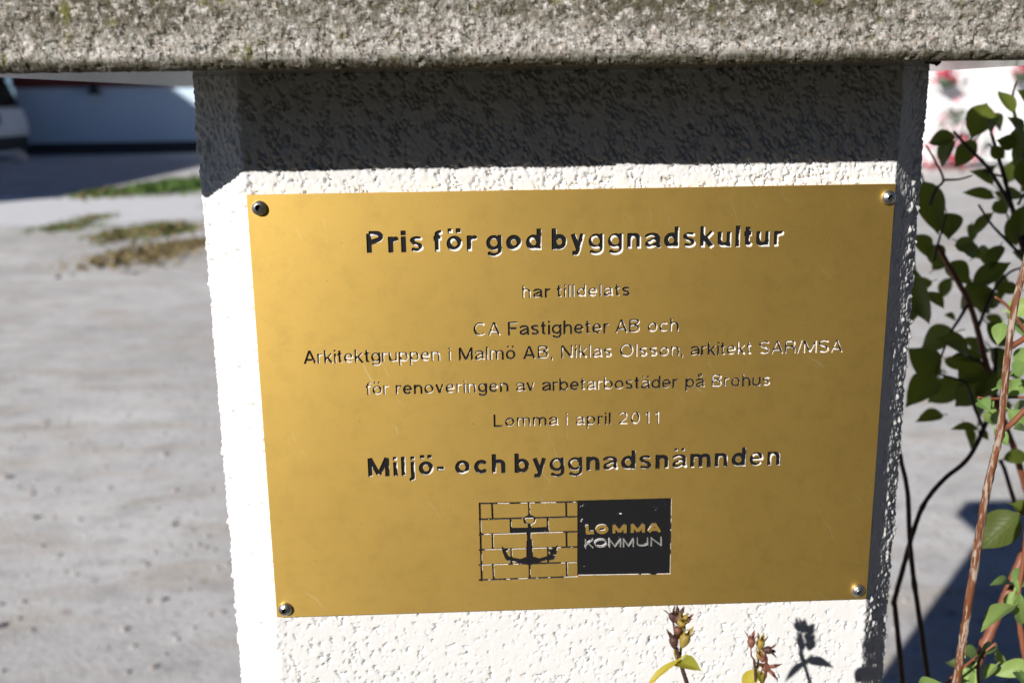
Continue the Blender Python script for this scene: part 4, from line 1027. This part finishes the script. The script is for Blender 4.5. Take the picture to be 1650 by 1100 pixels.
def tree(x, y, hgt, rad, label, seed):
    rh = random.Random(seed); t = empty('tree', (x, y, 0), label, 'tree', 'unseen trees added behind the viewer')
    tb = MB(); tb.tube([(x, y, 0), (x+.1, y, hgt*.3), (x-.05, y+.1, hgt*.6), (x, y, hgt*.85)], [.22, .17, .10, .03], 10, 0, .08, rh)
    for k in range(9):
        a = rh.uniform(0, 6.28); z0 = hgt*rh.uniform(.25, .7); tb.tube([(x, y, z0), (x+math.cos(a)*rad*.5, y+math.sin(a)*rad*.5, z0+rad*.3), (x+math.cos(a)*rad*.85, y+math.sin(a)*rad*.85, z0+rad*.55)], [.08, .05, .015], 6)
    tb.build('trunk', M_STEM, t); fo = MB()
    cl = [(rh.gauss(0, .5)*rad, rh.gauss(0, .5)*rad, hgt*rh.uniform(.3, .95)) for _ in range(46)]
    for k in range(6000):
        c0 = rh.choice(cl); c = Vector((x+c0[0]+rh.gauss(0, .36), y+c0[1]+rh.gauss(0, .36), c0[2]+rh.gauss(0, .34))); q = rh.uniform(.07, .16)
        xx = Vector((rh.uniform(-1, 1), rh.uniform(-1, 1), rh.uniform(-1, 1))).normalized(); yy = xx.orthogonal().normalized()
        fo.add([c-xx*q, c+yy*q*.6, c+xx*q, c-yy*q*.6], [(0, 1, 2, 3)])
    fo.build('crown', M_HEDGE, t)
tree(.6, -6.0, 7.5, 1.7, 'broad dark tree added to block sky behind the viewer beside the brick house', 21)
tree(-2.0, -11.0, 9.0, 2.0, 'tall dark tree added to block sky behind the hedge, behind the viewer', 23)

# car, side view, its tail end in view
car = empty('parked_car', (-12.4, 23.3, 0), 'silver hatchback parked before the shaded outbuilding at the left edge', 'car')
M_SILVER = simple('silver_car_paint', (.84, .88, .89), .3, 0, .04, 4)
M_TYRE = simple('black_rubber', (.02, .02, .02), .85)
M_PLASB = simple('black_bumper_plastic', (.025, .025, .027), .55)
CXE = at(38, 190, 23.9)[0]        # tail end
def car_prof(z0, pts, y0, y1, inset, mb, mi):
    n = len(pts); V = [(CXE+x, y0+inset(z), z) for x, z in pts]+[(CXE+x, y1-inset(z), z) for x, z in pts]
    mb.add(V, [tuple(range(n)), tuple(range(n, 2*n))[::-1]]+[(i, (i+1) % n, n+(i+1) % n, n+i)[::-1] for i in range(n)], mi)
Y0, Y1 = 22.4, 24.1
mb = MB(); car_prof(0, [(-.02, .52), (0, .62), (-.01, .86), (-.06, 1.12), (-.12, 1.15), (-3.1, 1.12), (-3.7, 1.02), (-4.12, .80), (-4.18, .56), (-3.7, .52), (-3.62, .70), (-3.42, .80), (-3.18, .70), (-3.1, .40), (-1.12, .40), (-1.04, .70), (-.84, .80), (-.62, .70), (-.54, .52)], Y0, Y1, lambda z: .10*max(0, z-.8)/.35, mb, 0)
cb = mb.build('body', M_SILVER, car)
mb = MB(); car_prof(0, [(-.02, .515), (-.02, .24), (-.10, .20), (-.52, .20), (-.55, .515)], Y0+.02, Y1-.02, lambda z: 0, mb, 0); car_prof(0, [(-3.1, .395), (-3.1, .20), (-1.12, .20), (-1.12, .395)], Y0+.02, Y1-.02, lambda z: 0, mb, 0); car_prof(0, [(-3.72, .515), (-3.72, .2), (-4.16, .24), (-4.19, .515)], Y0+.02, Y1-.02, lambda z: 0, mb, 0)
mb.build('bumper', M_PLASB, car)
mb = MB(); car_prof(0, [(-.09, 1.155), (-.32, 1.84), (-1.9, 1.90), (-2.45, 1.80), (-3.05, 1.13)], Y0, Y1, lambda z: .10+.16*max(0, z-1.15)/.7, mb, 0); mb.build('window', M_GLASSD, car)
mb = MB(); car_prof(0, [(-.30, 1.845), (-.40, 1.88), (-1.9, 1.95), (-2.5, 1.84), (-2.46, 1.81), (-1.9, 1.905)], Y0+.2, Y1-.2, lambda z: 0, mb, 0); mb.build('roof', M_SILVER, car)
for xw in (-.83, -3.4):
    mb = MB(); mb.lathe((CXE+xw, Y0+.20, .31), (0, -1, 0), [(.20, 0), (.30, .0), (.31, .05), (.31, .15), (.29, .19), (.20, .195)], 24); w = mb.build('wheel', M_TYRE, car, True)
    mb = MB(); mb.lathe((CXE+xw, Y0+.02, .31), (0, -1, 0), [(.19, 0), (.19, .012), (.05, .02)], 24); mb.build('rim', M_SILVER, w, True)
mb = MB(); mb.box((CXE-.03, Y0+.12, .78), (CXE+.012, Y0+.30, 1.02), 0, .01); mb.build('tail_light', simple('smoked_lens', (.10, .02, .02), .2), car)
# pale boulder by the car
st_ = onground(25, 246)
mb = MB(); rb = random.Random(2); bm = bmesh.new(); bmesh.ops.create_icosphere(bm, subdivisions=3, radius=.17)
for v in bm.verts: v.co *= 1+rb.uniform(-.05, .05); v.co.z *= .8
bm.verts.index_update(); mb.add([(v.co.x+at(28, 238, 22.0)[0], v.co.y+22.0, v.co.z+.12) for v in bm.verts], [[v.index for v in f.verts] for f in bm.faces]); bm.free()
bo = mb.build('boulder', simple('pale_stone', (.62, .56, .54), .9, 0, .2, 10), None, True); tag(bo, 'pale pinkish boulder lying on the ground beside the silver car tail', 'stone')

bs = empty('added_bush', (-13.6, 24.9, 0), 'dark bush added above the silver car, standing for the reflection in its window', 'bush')  # bush added in place of the olive reflection in the car window
hb = MB(); rh = random.Random(15); bx = at(8, 150, 24.9)[0]
for k in range(1500):
    d_ = Vector((rh.gauss(0, 1), rh.gauss(0, 1), rh.gauss(0, 1))).normalized()*rh.uniform(.6, 1)
    c = Vector((bx-.75+d_.x*.85, 24.9+d_.y*.5, 1.35+d_.z*1.3)); q = rh.uniform(.05, .11); x = Vector((rh.uniform(-1, 1), rh.uniform(-1, 1), rh.uniform(-1, 1))).normalized(); y = x.orthogonal().normalized()
    hb.add([c-x*q, c+y*q*.5, c+x*q, c-y*q*.5], [(0, 1, 2, 3)])
hb.build('foliage', M_HEDGE, bs)
hb = MB(); hb.tube([(bx-.75, 24.9, 0), (bx-.73, 24.9, .8), (bx-.75, 24.9, 1.8)], [.06, .05, .02], 8); hb.build('trunk', M_STEM, bs)
# weed clumps
M_GRASS = simple('green_weed', (.075, .14, .022), .7, 0, .5, 9)
M_GRASSY = simple('withered_weed', (.20, .155, .07), .8, 0, .5, 9)
def clump(px0, py0, wpx, hpx, label, mats_, n, seed):
    rg = random.Random(seed); c = onground(px0, py0); dist = (c-cam_loc)@F; k = dist/FX; W = wpx*k; H = hpx*k
    o = MB()
    for i in range(n):
        r = rg.gauss(0, .40); a = rg.gauss(0, .55)
        x, y = c[0]+r*W, c[1]+a*W*1.1; hgt = H*rg.uniform(.35, 1.0)*math.exp(-1.4*r*r); lean = (rg.uniform(-.6, .6)*hgt, rg.uniform(-.6, .6)*hgt); w = .012+rg.uniform(0, .02)
        t = rg.uniform(0, 3.14); dx, dy = w*math.cos(t), w*math.sin(t)
        V = [(x-dx, y-dy, 0), (x+dx, y+dy, 0), (x+lean[0]*.4+dx, y+lean[1]*.4+dy, hgt*.6), (x+lean[0]*.4-dx, y+lean[1]*.4-dy, hgt*.6), (x+lean[0], y+lean[1], hgt)]
        o.add(V, [(0, 1, 2, 3), (3, 2, 4)], 0 if rg.random() < .65 else 1)
    b = o.build('weed_clump', mats_); tag(b, label, 'weeds', 'weed clumps on the gravel left of the pillar', 'stuff')
    return b
clump(282, 303, 95, 16, 'lush green weed clump touching the pillar outline, at the far shadow edge', [M_GRASS, M_GRASS], 900, 1)
clump(180, 312, 80, 10, 'sparse olive weed clump left of the lush green one', [M_GRASS, M_GRASSY], 500, 2)
clump(108, 366, 60, 6, 'thin low weed clump on the near edge of the pale paving', [M_GRASS, M_GRASSY], 300, 3)
clump(205, 378, 80, 7, 'brown tangled weed clump at the near paving edge beside the thin one', [M_GRASSY, M_GRASS], 450, 4)
clump(262, 372, 70, 12, 'taller brown weed clump next to the pillar', [M_GRASSY, M_GRASS], 450, 5)
clump(150, 352, 50, 5, 'small dark weed clump on the pale paving, left of the pillar', [M_GRASSY, M_GRASS], 200, 7)
clump(300, 395, 60, 8, 'brown weed clump half hidden by the pillar edge, behind the withered one', [M_GRASSY, M_GRASSY], 300, 8)
clump(225, 412, 120, 7, 'withered yellowish weed clump nearest to the viewer', [M_GRASSY, M_GRASSY], 700, 6)

# ------------------------------------------------------------------ background, right: sunlit white building and red flowers
BY = 16.0
white = building('white_house', 'bright sunlit white house wall far behind the shrub, right of the pillar', 4.2, 15.0, BY, BY+6, 3.0, 2.2, M_WALLW, M_TILE, .3,
                 [(at(1535, 125, BY)[0], 1.78, 1.0, .95, M_REDW), (at(1600, 125, BY)[0]+.6, 1.78, 1.0, .95, M_REDW)], None, .06)
M_ROSE = simple('rose_red_petals', (.52, .05, .09), .6, 0, .35, 40)
M_ROSEP = simple('rose_pink_petals', (.72, .26, .32), .6, 0, .25, 40)
M_ROSEL = simple('dull_green_foliage', (.06, .09, .05), .7, 0, .4, 20)
def blooms(mb, c, r, n, rg, mi):
    for i in range(n):
        p = Vector(c)+Vector((rg.gauss(0, r), rg.gauss(0, r*.6), rg.gauss(0, r*.8))); s = rg.uniform(.02, .045)
        nn = Vector((rg.uniform(-1, 1), rg.uniform(-1.4, .2), rg.uniform(-.4, 1))).normalized(); x = nn.orthogonal().normalized(); y = nn.cross(x)
        V = [p]+[p+(x*math.cos(k*1.2566)+y*math.sin(k*1.2566))*s+nn*s*.3 for k in range(5)]
        mb.add(V, [(0, k+1, (k+1) % 5+1) for k in range(5)], mi)
roses = empty('rose_bush', onground(1540, 272), 'rose bush with pink and red blooms in front of the bright white house wall', 'bush')
RY = 15.4; rg = random.Random(9)
mbs = MB()
for pts in ([(1520, 278), (1530, 240), (1538, 205), (1542, 180)], [(1548, 280), (1555, 250), (1560, 215), (1580, 190)], [(1500, 275), (1508, 250), (1515, 200)], [(1590, 275), (1585, 250), (1590, 215)]):
    mbs.tube([at(x, y, RY) if y < 270 else onground(x, y) for x, y in pts], .012, 6)
mbs.build('stem', M_ROSEL, roses)
mbl = MB(); blooms(mbl, at(1537, 190, RY), .07, 40, rg, 0); blooms(mbl, at(1532, 215, RY), .12, 20, rg, 0); mbl.build('foliage', [M_ROSEL], roses)
for (x, y, r, n, mi) in ((1517, 192, .10, 50, 1), (1545, 170, .14, 30, 1), (1535, 220, .16, 70, 1), (1587, 200, .13, 60, 1), (1560, 222, .14, 60, 0), (1502, 265, .16, 110, 0), (1550, 258, .17, 110, 0), (1530, 262, .16, 60, 1), (1500, 235, .12, 40, 1), (1538, 250, .12, 40, 0)):
    mbf = MB(); blooms(mbf, at(x, y, RY), r*.8, max(8, n//3), rg, 0); mbf.build('bloom_cluster', [M_ROSE if mi == 0 else M_ROSEP], roses)
def basket(px0, py0, label):
    c = at(px0, py0, BY-.28); b = empty('hanging_basket', (c[0], c[1], c[2]-.12), label, 'hanging basket', 'hanging baskets of red flowers on the white house')
    mb = MB(); mb.lathe((c[0], c[1], c[2]-.16), (0, 0, 1), [(.03, 0), (.10, .05), (.14, .13), (.14, .15)], 14); mb.build('basket', M_ROSEL, b, True)
    mf = MB(); blooms(mf, (c[0], c[1], c[2]+.06), .08, 80, rg, 0); mf.build('flowers', [M_ROSE], b)
    mh = MB(); mh.tube([(c[0], BY-.002, c[2]+.55), (c[0], c[1], c[2]+.55), (c[0], c[1], c[2]+.02)], .012, 6); mh.build('bracket', M_PLINTH, b)
basket(1525, 126, 'hanging basket of red flowers on the white wall, close to the pillar top')
basket(1648, 116, 'hanging basket of red flowers on the white wall, at the right edge')

bpy.context.view_layer.update()
